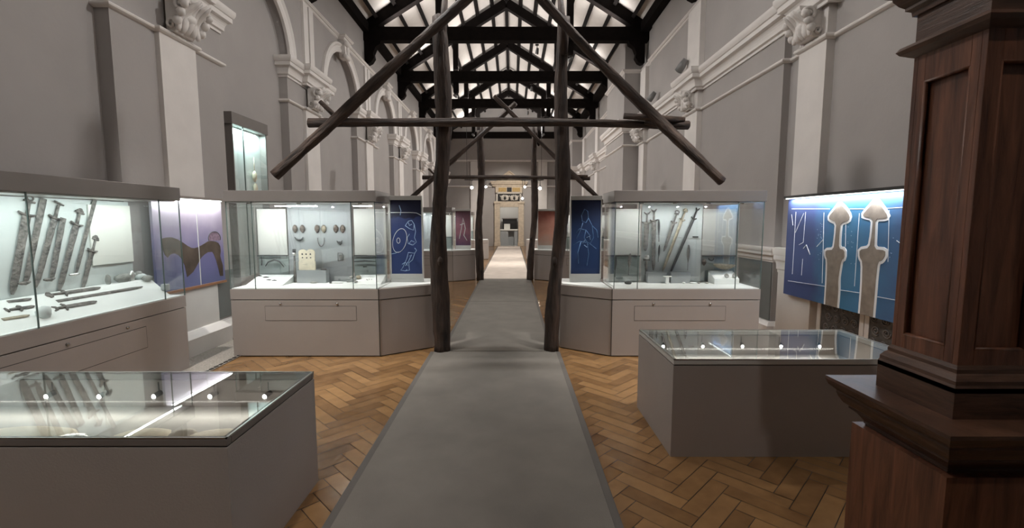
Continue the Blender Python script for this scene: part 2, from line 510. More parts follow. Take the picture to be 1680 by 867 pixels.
# pilaster strips, imposts, strings, arch mouldings on the left wall
for idx, k in enumerate(PIERS):
    if k < 5: continue
    e = XL+PR
    mb = MB(); mb.box(e, e+.055, k-.30, k+.30, 0.0, 3.82)
    trim(mb, label='cream pilaster strip on a left pier')
    # impost cornice, returning round the pier
    loop = [(XL, k-PW), (e, k-PW), (e, k+PW), (XL, k+PW)]
    mb = MB(); mb.mould(loop, cyma(.16, 4.22, 4.56), side=-1)
    mb.mould([(e, k-.34), (e+.10, k-.34), (e+.10, k+.34), (e, k+.34)], cyma(.18, 4.24, 4.585), side=-1)
    trim(mb, label='moulded impost cornice on a left pier')
    mb = MB(); mb.mould(loop, bead(.05, 3.78, 3.84), side=-1)
    mb.mould([(e, k-.30), (e+.055, k-.30), (e+.055, k+.30), (e, k+.30)], bead(.05, 3.78, 3.845), side=-1)
    trim(mb, label='string moulding round a left pier')
    mb = MB(); mb.box(e, e+.05, k-.22, k-.03, 4.58, 5.83); mb.box(e, e+.05, k+.03, k+.22, 4.58, 5.83)
    trim(mb, label='paired upper pilaster strips on the left wall')

def arch_trim(yc):
    mb = MB(); e = XL+PR
    prof = [(0,0),(0,.05),(.05,.07),(.09,.05),(.13,.055),(.17,.09),(.21,.06),(.21,0)]
    n = 30; vs = []; fs = []; k = len(prof)
    for j in range(n+1):
        t = PI - PI*j/n
        for u, w in prof:
            r = AR+u
            vs.append((e+w, yc+r*math.cos(t), SP+r*math.sin(t)))
    for j in range(n):
        for q in range(k-1): fs.append((j*k+q, (j+1)*k+q, (j+1)*k+q+1, j*k+q+1))
    mb.add(vs, fs)
    return trim(mb, label='round arch moulding on the left wall')
def keystone(yc):
    mb = MB(); e = XL+PR
    mb.prism_ax([(yc-.10, 5.45), (yc+.10, 5.45), (yc+.17, 5.84), (yc-.17, 5.84)], e, e+.15, 'x')
    mb.tube([(e+.13, yc-.13, 5.50), (e+.13, yc+.13, 5.50)], .055, 10)
    mb.tube([(e+.16, yc-.16, 5.77), (e+.16, yc+.16, 5.77)], .06, 10)
    mb.ell((e+.15, yc, 5.64), (.06, .07, .12))
    return trim(mb, label='scrolled keystone over a left arch')
for i in range(1, len(PIERS)-1):
    yc = (PIERS[i]+PIERS[i+1])/2
    arch_trim(yc); keystone(yc)

# upper string on the left wall breaking out round each keystone
e = XL+PR
pth = [(e, YB)]
for i in range(1, len(PIERS)-1):
    yc = (PIERS[i]+PIERS[i+1])/2
    pth += [(e, yc-.2), (e+.14, yc-.2), (e+.14, yc+.2), (e, yc+.2)]
pth.append((e, YF))
mb = MB(); mb.mould(pth, cyma(.08, 5.83, 5.93), side=-1); trim(mb, label='upper string course along the left wall')

# carved scroll brackets
def console(X, y, z0, z1, s_, w=.36, d=.30):
    """s_ = +1 projects toward +x (left wall), -1 toward -x"""
    mb = MB(); h = z1-z0
    prof = []
    for i in range(13):
        t = i/12
        u = .05 + d*(.15+.85*t**1.6) + .03*math.sin(t*PI*3)
        prof.append((X+s_*u, z0+h*t))
    poly = [(X, z0)] + prof + [(X, z1)]
    mb.prism_ax(poly, y-w*.36, y+w*.36, 'y')
    def spiral(cx, cz, r0, turns, yy, rr):
        pts = []; N_ = 26
        for i in range(N_+1):
            t = i/N_; a = t*turns*2*PI
            r = r0*(1-.85*t)
            pts.append((cx+s_*r*math.cos(a), yy, cz+r*math.sin(a)))
        mb.tube(pts, [rr*(1-.5*i/N_) for i in range(N_+1)], 7)
    for yy in (y-w*.40, y+w*.40):
        spiral(X+s_*(d*.72), z1-h*.27, h*.22, 1.6, yy, .026)
        spiral(X+s_*(d*.25), z0+h*.20, h*.15, 1.4, yy, .020)
    for q in (-.30, -.15, 0, .15, .30):
        pts = []
        for i in range(9):
            t = i/8
            u = .07+d*(.15+.85*t**1.6)+.035*math.sin(t*PI*2+abs(q)*5)
            pts.append((X+s_*u, y+q*w*(1.3-.6*t), z0+h*(.02+.86*t)))
        mb.tube(pts, [.012+.03*math.sin(PI*min(1,(i+1)/9)) for i in range(9)], 7)
    for q in (-1, 1):                                     # curled leaf tips
        for j in range(3):
            t = .25+.22*j
            mb.ell((X+s_*(.06+d*(.2+.8*t)), y+q*w*.48, z0+h*t), (.055, .035, .05), 8, 6, noise=.15)
    mb.ell((X+s_*(d*.62), y, z0+h*.45), (.07, .09, .07), 10, 7, noise=.12)
    return mb
for k in PIERS[1:]:
    trim(console(XL+PR+.04, k, 3.84, 4.25, 1, w=.44, d=.27), label='carved scroll bracket under a left impost')

# right wall mouldings follow its breaks
def rpath(extra):
    pts = [(XR, 4.9 if extra else YB)]
    return pts
rpp = [(p[0], p[1]) for p in rp]
mb = MB(); mb.mould([(XR-.10, 6.3)] + [p for p in rpp if p[1] > 6.46 or p == (XR-.10, 6.45)][1:], cyma(.20, 4.16, 4.52), side=1)
trim(mb, label='deep cornice along the right wall')
mb = MB(); mb.mould(rpp, bead(.05, 3.78, 3.84), side=1); trim(mb, label='string course along the right wall')
mb = MB(); mb.mould(rpp, cyma(.08, 5.83, 5.92), side=1); trim(mb, label='upper string course along the right wall')
def rx(y):
    x = XR
    for i in range(len(rpp)-1):
        a, b = rpp[i], rpp[i+1]
        if a[0] == b[0] and a[1] <= y <= b[1]: x = a[0]
    return x
for y, w in ((5.86, .52), (9.45, .62), (13.15, .5), (16.9, .5), (20.5, .6), (24.2, .6), (27.9, .6)):
    x = rx(y)
    mb = MB(); mb.box(x-.10, x, y-w/2, y+w/2, 0, 5.83)
    mb.mould([(x, y-w/2), (x-.10, y-w/2), (x-.10, y+w/2), (x, y+w/2)], bead(.05, 3.775, 3.845), side=1)
    mb.mould([(x, y-w/2-.05), (x-.14, y-w/2-.05), (x-.14, y+w/2+.05), (x, y+w/2+.05)], cyma(.20, 4.16, 4.54), side=1)
    trim(mb, label='cream pilaster on the right wall')
    trim(console(x-.10, y, 3.85, 4.2, -1, w=.40, d=.22), label='carved scroll bracket on a right pilaster')
# entablature block of the near right pilaster, running toward the viewer
mb = MB(); mb.mould([(XR, 2.0), (XR, 5.5)], cyma(.16, 4.18, 4.54), side=1)
trim(mb, label='cornice above the near right wall')

# dado and plinths
mb = MB(); mb.mould(rpp, cyma(.10, 1.06, 1.26), side=1); trim(mb, label='dado moulding along the right wall')
mb = MB(); mb.mould(rpp, [(0,0),(.10,0),(.10,.16),(.05,.21),(0,.21)], side=1)
mb.box(XR-.17, XR, 5.5, 6.2, 0, .97); mb.mould([(XR, 5.5), (XR-.17, 5.5), (XR-.17, 6.2), (XR, 6.2)], cyma(.06, .95, 1.28), side=1)
o = mb.build('baseboard_right', M['trim']); struct(o, 'cream skirting along the right wall')
mb = MB(); mb.box(XR-.115, XR-.09, 6.46, 7.4, .22, 1.05)
trim(mb, 'greytrim', 'grey painted dado panel on the right wall')
mb = MB(); mb.mould(path, [(0,0),(.12,0),(.12,.20),(.07,.27),(0,.27)], side=-1)
mb.mould([(XL+PR, 5.38), (XL+PR+.07, 5.38), (XL+PR+.07, 6.02), (XL+PR, 6.02)], [(0,0),(.14,0),(.14,.22),(.07,.30),(0,.30)], side=-1)
struct(mb.build('baseboard_left', M['trim']), 'cream skirting along the left wall')
mb = MB(); mb.box(XL+PR, XL+PR+.02, 6.12, 6.57, .30, .95)
trim(mb, 'greytrim', 'grey painted panel low on the left pier')
mb = MB(); mb.box(XL+PR, XL+PR+.10, 5.2, 6.08, .27, .90)
trim(mb, label='cream pedestal of the left pilaster')

# floor grating strip along the left wall
mb = MB(); mb.box(XL+.28, -3.30, 2.0, 12.0, 0, .012)
for y in [2.0+.085*i for i in range(118)]:
    for x in (-3.32, -3.86): mb.box(x-.012, x+.012, y, y+.05, .012, .022, mi=1)
o = mb.build('floor_grating', [M['grate'], M['black']]); struct(o, 'textured heating grating set in the floor by the left wall')
o.name = 'trim_grating'

# ------------------------------------------------------------------ ROOF
mb = MB()
mb.add([(XL-.05,YB,ZT),(CX,YB,RIDGE),(CX,YF+.1,RIDGE),(XL-.05,YF+.1,ZT)], [(0,1,2,3)])
mb.add([(XR+.05,YB,ZT),(CX,YB,RIDGE),(CX,YF+.1,RIDGE),(XR+.05,YF+.1,ZT)], [(0,1,2,3)])
struct(mb.build('ceiling', M['ceil'], recalc=False), 'white plastered roof slopes')
mb = MB()
sl = math.atan2(RIDGE-ZT, HW)
for s_ in (-1, 1):
    for i in range(1, 8):
        u = i*.5
        x = CX+s_*u; z = RIDGE-(RIDGE-ZT)*u/HW
        a = Vector((x, YB, z-.05)); b = Vector((x, YF, z-.05))
        mb.bar(a, b, .10, .11, up=Vector((s_*math.sin(sl), 0, math.cos(sl))))
mb.box(CX-.06, CX+.06, YB, YF, RIDGE-.16, RIDGE-.02)
trim(mb, 'dark', 'dark battens running the length of the roof')
for s_ in (-1, 1):
    mb = MB(); x0 = CX+s_*(HW-.30); x1 = CX+s_*(HW-.02)
    mb.box(x0, x1, YB, YF, ZT-.14, ZT+.12)
    trim(mb, 'dark', 'dark timber wall plate under the roof slope')

def truss_parts(root):
    # local: x from centre, z world, y=0 centre
    mb = MB(); mb.box(-HW+.05, HW-.05, -.13, .13, 6.54, 6.90); mb.build('tie_beam', M['dark'], root, bevel=.015)
    for s_ in (-1, 1):
        mb = MB(); mb.bar((s_*(HW-.12), 0, 6.86), (s_*0.02, 0, 9.20), .22, .30, up=Vector((s_*.55, 0, .84)))
        mb.build('principal_rafter', M['dark'], root, bevel=.01)
        mb = MB(); mb.box(s_*1.79-.09, s_*1.79+.09, -.09, .09, 6.2, 8.25)
        mb.lathe([(.03,-.12),(.07,-.06),(.10,0),(.10,.04)], c=(s_*1.79, 0, 6.2), n=10)
        mb.build('queen_post', M['dark'], root)
        mb = MB()
        prof = [(HW-.16, 6.56), (HW-.62, 6.56), (HW-.60, 6.46), (HW-.47, 6.38), (HW-.40, 6.22), (HW-.42, 6.10), (HW-.34, 5.98),
                (HW-.24, 5.93), (HW-.16, 5.96)]
        mb.prism_ax([(s_*a, b) for a, b in prof], -.10, .10, 'y')
        mb.build('wall_bracket', M['dark'], root)
tl = {9.4: 'nearest dark roof truss, only its wall brackets low in view',
      13.1: 'dark roof truss whose thick tie beam spans highest in view',
      16.8: 'second fully visible dark roof truss from the viewer',
      20.5: 'third fully visible dark roof truss along the hall',
      24.2: 'fourth visible dark roof truss, behind the crossing log rafters',
      27.9: 'farthest dark roof truss just in front of the end wall'}
tr0 = thing('roof_truss', tl[9.4], 'roof truss', (CX, 9.4, 0), group='dark timber roof trusses')
truss_parts(tr0)
for y in (13.1, 16.8, 20.5, 24.2, 27.9): dup(tr0, (CX, y, 0), tl[y])

# ------------------------------------------------------------------ FAR DOORWAY
d = MB(); y = YF
for x0, x1 in ((-1.12, DX0), (DX1, .76)):
    d.box(x0, x1, y-.16, y, 0, 2.86); d.box(x0-.03, x1+.03, y-.20, y, 0, .25); d.box(x0-.03, x1+.03, y-.20, y, 2.72, 2.86)
d.box(-1.12, .76, y-.14, y, 2.5, 2.86)
d.build('x', M['door']) if False else None
dr = thing('doorway_surround', 'pale carved stone doorway surround with pediment on the far wall', 'doorway', (CX, YF, 0))
def loc(mb):  # shift to the doorway's own frame
    mb.v = [(a-CX, b-YF, c) for a, b, c in mb.v]; return mb
loc(d).build('jamb', M['door'], dr, bevel=.01)
d = MB(); d.mould([(-1.2, y), (-1.2, y-.12), (.84, y-.12), (.84, y)], cyma(.16, 3.78, 4.12), side=-1)
d.box(-1.2, .84, y-.12, y, 3.78, 4.14); d.box(-1.05, .69, y-.14, y, 3.40, 3.78)
loc(d).build('entablature', M['door'], dr)
d = MB(); d.box(-.86, -.36, y-.155, y-.13, 3.47, 3.72); d.box(.02, .52, y-.155, y-.13, 3.47, 3.72)
loc(d).build('ochre_panel', M['gold'], dr)
d = MB(); d.box(-.32, -.02, y-.16, y-.13, 3.46, 3.74); loc(d).build('black_panel', M['black'], dr)
d = MB(); d.box(-.95, .58, y-.10, y, 2.86, 3.40); loc(d).build('relief_ground', M['black'], dr)
d = MB()
for x in (-.95, .55): d.box(x-.06, x+.04, y-.15, y, 2.86, 3.40)
d.box(-1.0, .64, y-.15, y, 3.34, 3.42)
for x, s_ in ((-.62, 1), (-.30, -1), (-.02, 1), (.30, -1)):
    d.ell((x, y-.12, 3.08), (.10, .05, .17), 10, 8); d.ell((x+s_*.10, y-.12, 3.2), (.06, .05, .08), 8, 6)
    d.tube([(x, y-.12, 3.0), (x+s_*.14, y-.12, 2.92)], [.05, .03], 8); d.tube([(x-s_*.05, y-.12, 3.1), (x-s_*.16, y-.12, 3.24)], [.04, .02], 8)
loc(d).build('relief_figures', M['relief'], dr)
d = MB(); d.prism_ax([(-.95, 4.14), (.60, 4.14), (-.18, 4.72)], y-.14, y, 'y')
d.bar((-1.0, y-.12, 4.16), (-.18, y-.12, 4.76), .2, .06); d.bar((.65, y-.12, 4.16), (-.18, y-.12, 4.76), .2, .06)
loc(d).build('pediment', M['door'], dr)
# end wall string courses and lower grey lining
mb = MB(); mb.mould([(XL, YF), (XR, YF)], bead(.08, 5.35, 5.47), side=-1); trim(mb, label='string course high on the far wall')
mb = MB(); mb.mould([(XL, YF), (-1.25, YF)], bead(.08, 3.75, 3.86), side=-1); mb.mould([(.88, YF), (XR, YF)], bead(.08, 3.75, 3.86), side=-1)
trim(mb, label='string course beside the far doorway')
for x in (-2.35, 1.95):
    mb = MB(); mb.box(x-.28, x+.28, YF-.12, YF, 0, 5.35); trim(mb, label='cream pilaster on the far wall')
# the room beyond
mb = MB(); X0, X1, Y1 = -2.2, 1.8, YF+3.2
mb.add([(X0,YF+.3,0),(X0,Y1,0),(X0,Y1,3.2),(X0,YF+.3,3.2)], [(0,1,2,3)])
mb.add([(X1,YF+.3,0),(X1,Y1,0),(X1,Y1,3.2),(X1,YF+.3,3.2)], [(0,1,2,3)])
mb.add([(X0,Y1,0),(X1,Y1,0),(X1,Y1,3.2),(X0,Y1,3.2)], [(0,1,2,3)])
mb.add([(X0,YF+.3,3.2),(X1,YF+.3,3.2),(X1,Y1,3.2),(X0,Y1,3.2)], [(0,1,2,3)])
mb.add([(X0,YF,-.001),(X1,YF,-.001),(X1,Y1,-.001),(X0,Y1,-.001)], [(0,1,2,3)])
struct(mb.build('wall_beyond', M['room'], recalc=False), 'walls of the small room beyond the doorway')
dk = thing('reception_desk', 'grey reception desk with white top seen through the far doorway', 'desk', (CX, YF+1.0, 0))
mb = MB(); mb.box(-.62, -.05, -.3, .3, 0, .98); mb.box(.35, .62, -.3, .3, 0, .98); mb.box(-.05, .35, .1, .3, .0, .98); mb.build('body', M['grey'], dk)
mb = MB(); mb.box(-.68, .66, -.36, .34, .98, 1.06); mb.build('desk_top', M['white'], dk, bevel=.01)
cb = thing('dark_cabinet', 'dark cabinet standing behind the reception desk', 'cabinet', (CX, YF+2.6, 0))
mb = MB(); mb.box(-.45, .55, -.3, .3, 0, 1.75); mb.build('body', M['black'], cb, bevel=.01)
mb = MB(); mb.box(-.5, .6, -.34, .32, 1.75, 1.82); mb.build('cabinet_top', M['basedk'], cb)
mb = MB(); mb.box(-.28, .12, -.05, .05, 1.06, 1.42); o = mb.build('display_card', M['white'], bevel=.005); o.location = (CX-.05, YF+.95, 0.0)
tag(o, 'white card block standing on the far reception desk', 'sign')
light('back_room_lamp', 'POINT', (CX-.2, YF+1.6, 2.9), 60, (1, .95, .88), radius=.06)

# ================================================================== CARPETS
def runner(x0, x1, y0, y1, m, label, hem=.045):
    r = thing('carpet_runner', label, 'carpet', ((x0+x1)/2, (y0+y1)/2, 0), group='carpet runners down the middle of the hall')
    a = (x1-x0)/2; b = (y1-y0)/2
    mb = MB(); mb.box(-a+hem, a-hem, -b, b, .003, .016); mb.build('pile', M[m], r)
    for s_ in (-1, 1):
        mb = MB(); mb.box(s_*a, s_*(a-hem), -b, b, .003, .013); mb.build('binding', M['hem'], r, bevel=.003)
    return r
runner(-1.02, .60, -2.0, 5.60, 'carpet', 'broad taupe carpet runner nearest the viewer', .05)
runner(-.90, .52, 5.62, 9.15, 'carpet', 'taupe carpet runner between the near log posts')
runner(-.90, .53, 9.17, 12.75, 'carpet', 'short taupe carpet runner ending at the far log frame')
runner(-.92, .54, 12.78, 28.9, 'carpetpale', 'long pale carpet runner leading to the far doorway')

# ================================================================== DISPLAY CASES
UC = 2.3
def area_in(root, loc_, sx, sy, energy, rot=(0,0,0), color=(.95,1,.985)):
    o = light('case_lamp', 'AREA', loc_, energy, color, sx, sy, rot=rot); o.parent = root
    return o

def showcase(m, y0, label, energy=14):
    """wall-high glazed case with an angled annex toward the aisle; m=-1 left of the aisle, +1 right"""
    root = thing('display_case', label, 'display case', (CX+m*UC, y0, 0), group='tall glazed cases beside the aisle')
    U = lambda u: m*(u-UC)
    # base
    mb = MB()
    mb.prism([(U(3.175), 0), (U(1.40), 0), (U(.82), .39), (U(.82), .95), (U(3.175), .95)], .012, .695)
    mb.prism([(U(3.178), -.003), (U(1.399), -.003), (U(.817), .388), (U(.817), .953), (U(3.178), .953)], .703, .83)
    mb.build('base', M['base'], root, bevel=.003)
    mb = MB(); mb.prism([(U(3.16), .015), (U(1.405), .015), (U(.835), .40), (U(.835), .93), (U(3.16), .93)], .0, .82)
    mb.build('shadow_gap', M['line'], root)
    mb = MB(); mb.box(U(1.40)-.004, U(1.40)+.004, -.006, .02, .01, .83); mb.build('corner_joint', M['line'], root)
    # drawer front with two locks
    mb = MB(); mb.box(U(1.67), U(2.77), -.001, .0, .445, .625); mb.build('drawer_gap', M['line'], root)
    mb = MB(); mb.box(U(1.674), U(2.766), -.003, .0, .449, .621); mb.build('drawer', M['base'], root)
    for u in (1.90, 2.58):
        mb = MB(); mb.tube([(U(u), 0, .652), (U(u), -.012, .652)], .013, 12); mb.build('lock', M['chrome'], root)
    # deck
    mb = MB(); mb.box(U(3.165), U(1.41), .012, .64, .83, .838)
    mb.prism([(U(1.38), .03), (U(.85), .40), (U(.85), .93), (U(1.38), .93)], .83, .842)
    mb.build('deck', M['deck'], root)
    # glazing
    zt = 1.87; t = .008
    cuts = [3.17, 2.87, 1.70, 1.42]; ca_ = 2.76 if m < 0 else 2.71
    for a, b in zip(cuts[:-1], cuts[1:]):
        mb = MB(); mb.box(U(a-.002), U(b+.002), 0, t, .83, zt); mb.build('front_pane', M['glass'], root)
    for u in (3.17, 1.42):
        mb = MB(); mb.box(U(u)-t/2, U(u)+t/2, t+.002, .645, .83, zt); mb.build('end_pane', M['glass'], root)
    cutb = 1.42 if m < 0 else 2.70
    mb = MB(); mb.box(U(3.17), U(cutb), .60, .60+t, .83, zt); mb.build('back_pane', M['backglass'] if m < 0 else M['mirrorglass'], root)
    if m > 0: mb = MB(); mb.box(U(2.698), U(1.42), .60, .60+t, .83, zt); mb.build('back_pane', M['backglass'], root)
    for a, b in ((3.15, ca_), (1.89, 1.46)):
        mb = MB(); mb.box(U(a), U(b), .612, .626, .84, 1.178); mb.build('low_panel', M['lowpanel'], root)
    for u in (3.17, 2.87, 1.70, 1.42):
        mb = MB(); mb.box(U(u)-.0035, U(u)+.0035, -.002, t+.002, .83, zt); mb.build('glass_joint', M['seal'], root)
    for u in (3.17, 1.42):
        mb = MB(); mb.box(U(u)-.004, U(u)+.004, .60, .61, .83, zt); mb.build('glass_joint', M['silver'], root)
    # header canopy
    mb = MB(); mb.box(U(3.19), U(1.40), -.012, .66, zt, 2.0)
    mb.build('canopy', M['canopy'], root, bevel=.004)
    mb = MB(); mb.box(U(3.16), U(1.43), .02, .59, zt-.012, zt-.001); mb.build('light_tray', M['metal'], root)
    def spot_in(u, e_):
        o = light('case_spot', 'SPOT', (U(u), .09, zt-.02), e_, (.97,1,.985), spot=150, blend=.5, rot=(math.radians(24), 0, 0), radius=.012); o.parent = root
        k = MB(); k.lathe([(.020,-.006),(.024,0),(.024,.008)], c=(U(u), .09, zt-.02), n=14); k.build('case_downlight', M['chrome'], root)
    if m < 0:
        area_in(root, (U(2.86), .10, zt-.018), .60, .035, energy*.6, rot=(math.radians(26), 0, 0))
        area_in(root, (U(1.92), .10, zt-.018), .26, .035, energy*.3, rot=(math.radians(26), 0, 0))
        spot_in(2.35, energy*5); spot_in(1.62, energy*2.4); spot_in(2.95, energy*1.6)
    else:
        for u in (2.95, 2.55, 2.15, 1.75): spot_in(u, energy*4)
    # rail and panels
    for a, b in ((3.16, ca_), (1.89, 1.43)):
        mb = MB(); mb.box(U(a), U(b), .585, .598, 1.178, 1.190); mb.build('rail', M['irondk'], root)
    ca, cb_ = (2.75, 1.91) if m < 0 else (2.70, 1.91)
    mb = MB(); mb.box(U(ca), U(cb_), .612, .63, .84, 1.86); mb.build('centre_panel', M['grey'] if m < 0 else M['pale'], root)
    sp = ((3.15, 2.77), (1.88, 1.46)) if m < 0 else ((3.15, 2.71), (1.89, 1.46))
    for a, b in sp:
        mb = MB(); mb.box(U(a), U(b), .612, .628, 1.195, 1.80)
        mb.build('graphic_panel', M['white'], root, bevel=.002)
    return root

SW = 5.42
cl = showcase(-1, SW, 'tall grey glazed display case left of the aisle with brooches and cream carved board')
cr = showcase(1, SW, 'tall grey glazed display case right of the aisle with swords and bowl')
g_far = 'tall glazed cases beside the aisle'
dup(cl, (CX-UC, 12.3, 0), 'distant glazed case left of the aisle beside the far log frame')
dup(cr, (CX+UC, 12.3, 0), 'distant glazed case right of the aisle beside the far log frame')
dup(cl, (CX-UC, 19.0, 0), 'farthest glazed case left of the pale carpet')
dup(cr, (CX+UC, 19.0, 0), 'farthest glazed case right of the pale carpet')

# ------------------------------------------------------------------ light panels on the annexes
navy = print_mat('navy_print', [(0, (.03,.055,.17)), (.55, (.035,.06,.19)), (.84, (.03,.045,.14)), (.86, (.012,.014,.045)), (1, (.01,.012,.04))], 'Z', .12, lo=0, hi=1.0)
blueb = print_mat('deep_blue_print', [(0, (.015,.035,.11)), (.5, (.025,.06,.17)), (1, (.015,.024,.07))], 'Z', .2, lo=0, hi=1.0)
plum = print_mat('plum_print', [(0, (.06,.04,.10)), (.5, (.25,.10,.13)), (1, (.10,.04,.06))], 'Z', .3, lo=0, hi=1.0)
rust = print_mat('rust_print', [(0, (.40,.32,.27)), (.45, (.45,.22,.16)), (1, (.22,.06,.04))], 'Z', .3, lo=0, hi=1.0)
M['lineblue'] = mat('pale_blue_ink', (.35, .50, .72), .5)
M['lineblue2'] = mat('soft_blue_ink', (.09, .19, .38), .5, var=.4, scale=15)
M['linewhite'] = mat('white_ink', (.85, .87, .90), .5)
M['frame'] = mat('pale_grey_frame', (.55, .55, .53), .45)

def banner(m, y0, mt, label, lines=None, w=.43, u0=.955):
    xc = CX+m*(u0+w/2)
    r = thing('upright_banner', label, 'display panel', (xc, y0+.55, .842), group='upright printed panels on the case annexes')
    mb = MB(); mb.box(-w/2, w/2, -.02, .03, 0.0, .05); mb.box(-w/2-.004, w/2+.004, -.03, .04, .05, .11)
    mb.box(-w/2-.004, w/2+.004, -.03, .04, 1.07, 1.125)
    mb.box(-w/2-.006, -w/2+.010, -.022, .03, .10, 1.08); mb.box(w/2-.010, w/2+.006, -.022, .03, .10, 1.08)
    mb.build('frame', M['frame'], r, bevel=.003)
    mb = MB(); mb.box(-w/2+.01, w/2-.01, -.012, .02, .105, 1.072); mb.build('printed_face', mt, r)
    if lines:
        for nm, mm, segs, th in lines:
            mb = MB()
            for sg in segs:
                mb.tube([(a*w/2, -.0125, .10+b*.97) for a, b in sg], th, 5, flat=1)
            mb.v = [(a, max(b, -.0155), c) for a, b, c in mb.v]
            mb.build(nm, M[mm], r)
    return r
def arc(cx, cy, rx_, ry_, a0=0, a1=360, n=24, tilt=0):
    out = []
    for i in range(n+1):
        t = math.radians(a0+(a1-a0)*i/n)
        x = rx_*math.cos(t); y = ry_*math.sin(t); c = math.cos(tilt); s = math.sin(tilt)
        out.append((cx+x*c-y*s*.5, cy+y*c+x*s*.5))
    return out
warrior = [('white_outline', 'linewhite', [arc(-.42, .46, .46, .155, tilt=.25), [(-1,.835),(-.3,.835),(.3,.835),(.65,.83),(1,.79)],
            arc(-.5, .46, .10, .035)], .0035),
           ('figure_drawing', 'lineblue', [
            [(-.05,.66),(.15,.72),(.35,.73),(.5,.68),(.45,.60),(.2,.62),(-.05,.66)], [(.15,.70),(.2,.66),(.35,.68)],
            [(.5,.68),(.58,.58),(.5,.50),(.62,.44),(.4,.40),(.15,.42)], [(.2,.55),(.05,.5),(.1,.42),(.35,.40)],
            [(.1,.30),(.0,.22),(-.25,.10),(-.4,.06),(-.1,.05),(.0,.07)], [(.1,.30),(.5,.29),(.35,.2),(.12,.16),(.15,.06),(-.1,.05)],
            [(.5,.29),(.62,.33),(.5,.36)], [(-.95,.28),(-.7,.29),(-.5,.31)], [(-.4,.93),(-.3,.86),(-.35,.80)],
            [(.15,.25),(.3,.27),(.1,.18),(-.1,.12)], [(-.3,.14),(-.1,.17),(.05,.12)], [(.15,.42),(.3,.46),(.5,.44)]], .0042)]
swirl = [('figure_drawing', 'lineblue2', [
            [(-.3,.80),(-.1,.88),(.1,.85),(.15,.76),(0,.70),(-.25,.72),(-.3,.80)], [(.15,.76),(.4,.66),(.5,.5),(.3,.42)],
            [(-.7,.55),(-.4,.62),(0,.60),(.3,.52)], [(-.8,.40),(-.4,.45),(.2,.43),(.7,.35)], [(-.3,.45),(-.5,.30),(-.45,.15)],
            [(.1,.43),(.2,.28),(.1,.12)], [(0,.60),(-.1,.5),(.2,.40)], [(-.2,.70),(-.35,.6),(-.6,.48)], [(.4,.66),(.7,.60),(.8,.50)]], .0055),
          ('bright_strokes', 'lineblue', [[(-.2,.42),(-.05,.47),(.1,.44)], [(.05,.50),(.25,.52),(.3,.47)], [(-.1,.40),(.1,.37)]], .004)]
banner(-1, SW, navy, 'navy panel with white outlined shield bearer left of aisle', warrior, w=.42, u0=.965)
banner(1, SW, blueb, 'deep blue panel with faint swirling figure right of aisle', swirl, w=.40, u0=.96)
banner(-1, 12.3, plum, 'small distant plum printed panel left of the aisle', [('figure_drawing', 'frame', [[(-.5,.2),(-.2,.5),(0,.8),(.3,.5),(.1,.3),(.5,.15)], [(-.4,.6),(.2,.65)]], .012)])
banner(1, 12.3, rust, 'small distant rust red printed panel right of the aisle', None, w=.50, u0=.92)

# ------------------------------------------------------------------ artefact makers
def sword(name, label, p, L, w, rot, group, hilt='lobed', blade=True, m='iron', short=1.0):
    """tip at p, blade up local z"""
    r = thing(name, label, 'sword', p, rot, group)
    hl = .16 if L > .4 else .11
    bl = L-hl if hilt else L
    mb = MB(); n = 14; vs = []; fs = []
    for i in range(n+1):
        t = i/n
        ww = w/2*(1.0 if t > .12 else .35+.65*(t/.12)**.6)*(.86+.14*t)*(1+random.uniform(-.05,.05))
        if not blade: ww = w/2
        z = bl*t; th = .005
        vs += [(-ww, 0, z), (-ww*.35, -th, z), (ww*.35, -th, z), (ww, 0, z), (ww*.35, th, z), (-ww*.35, th, z)]
    for i in range(n):
        for k in range(6): fs.append((i*6+k, i*6+(k+1)%6, (i+1)*6+(k+1)%6, (i+1)*6+k))
    fs += [(5,4,3,2,1,0), tuple(n*6+k for k in range(6))]
    mb.add(vs, fs); mb.build('blade', M[m], r)
    if hilt:
        mb = MB(); z = bl
        mb.tube([(-w*.95, 0, z+.012), (-w*.5, 0, z), (0, 0, z-.003), (w*.5, 0, z), (w*.95, 0, z+.012)], [.008,.013,.014,.013,.008], 8, flat=.9)
        mb.build('guard', M[m], r)
        mb = MB(); mb.tube([(0,0,z), (0,0,z+.04), (0,0,z+hl-.04)], [.014,.012,.011], 8); mb.build('grip', M[m], r)
        mb = MB(); zz = z+hl-.045
        if hilt == 'lobed':
            mb.tube([(-w*.7,0,zz+.004),(0,0,zz),(w*.7,0,zz+.004)], [.008,.012,.008], 8)
            mb.ell((0,0,zz+.025), (.022,.012,.02), 10, 6); mb.ell((-.022,0,zz+.016), (.013,.010,.013), 8, 6); mb.ell((.022,0,zz+.016), (.013,.010,.013), 8, 6)
        elif hilt == 'ring':
            mb.tube([(0+.026*math.cos(a*.628), 0, zz+.028+.02*math.sin(a*.628)) for a in range(11)], .007, 7)
            mb.tube([(-w*.6,0,zz),(w*.6,0,zz)], .009, 8)
        elif hilt == 'bar':
            mb.tube([(-w*.75,0,zz+.028),(0,0,zz+.024),(w*.75,0,zz+.020)], [.007,.010,.007], 8)
        else:
            mb.tube([(-w*.6,0,zz+.03),(-w*.3,0,zz+.01),(0,0,zz+.004),(w*.3,0,zz+.01),(w*.6,0,zz+.035)], [.006,.011,.013,.011,.006], 8)
        mb.build('pommel', M[m], r)
    return r

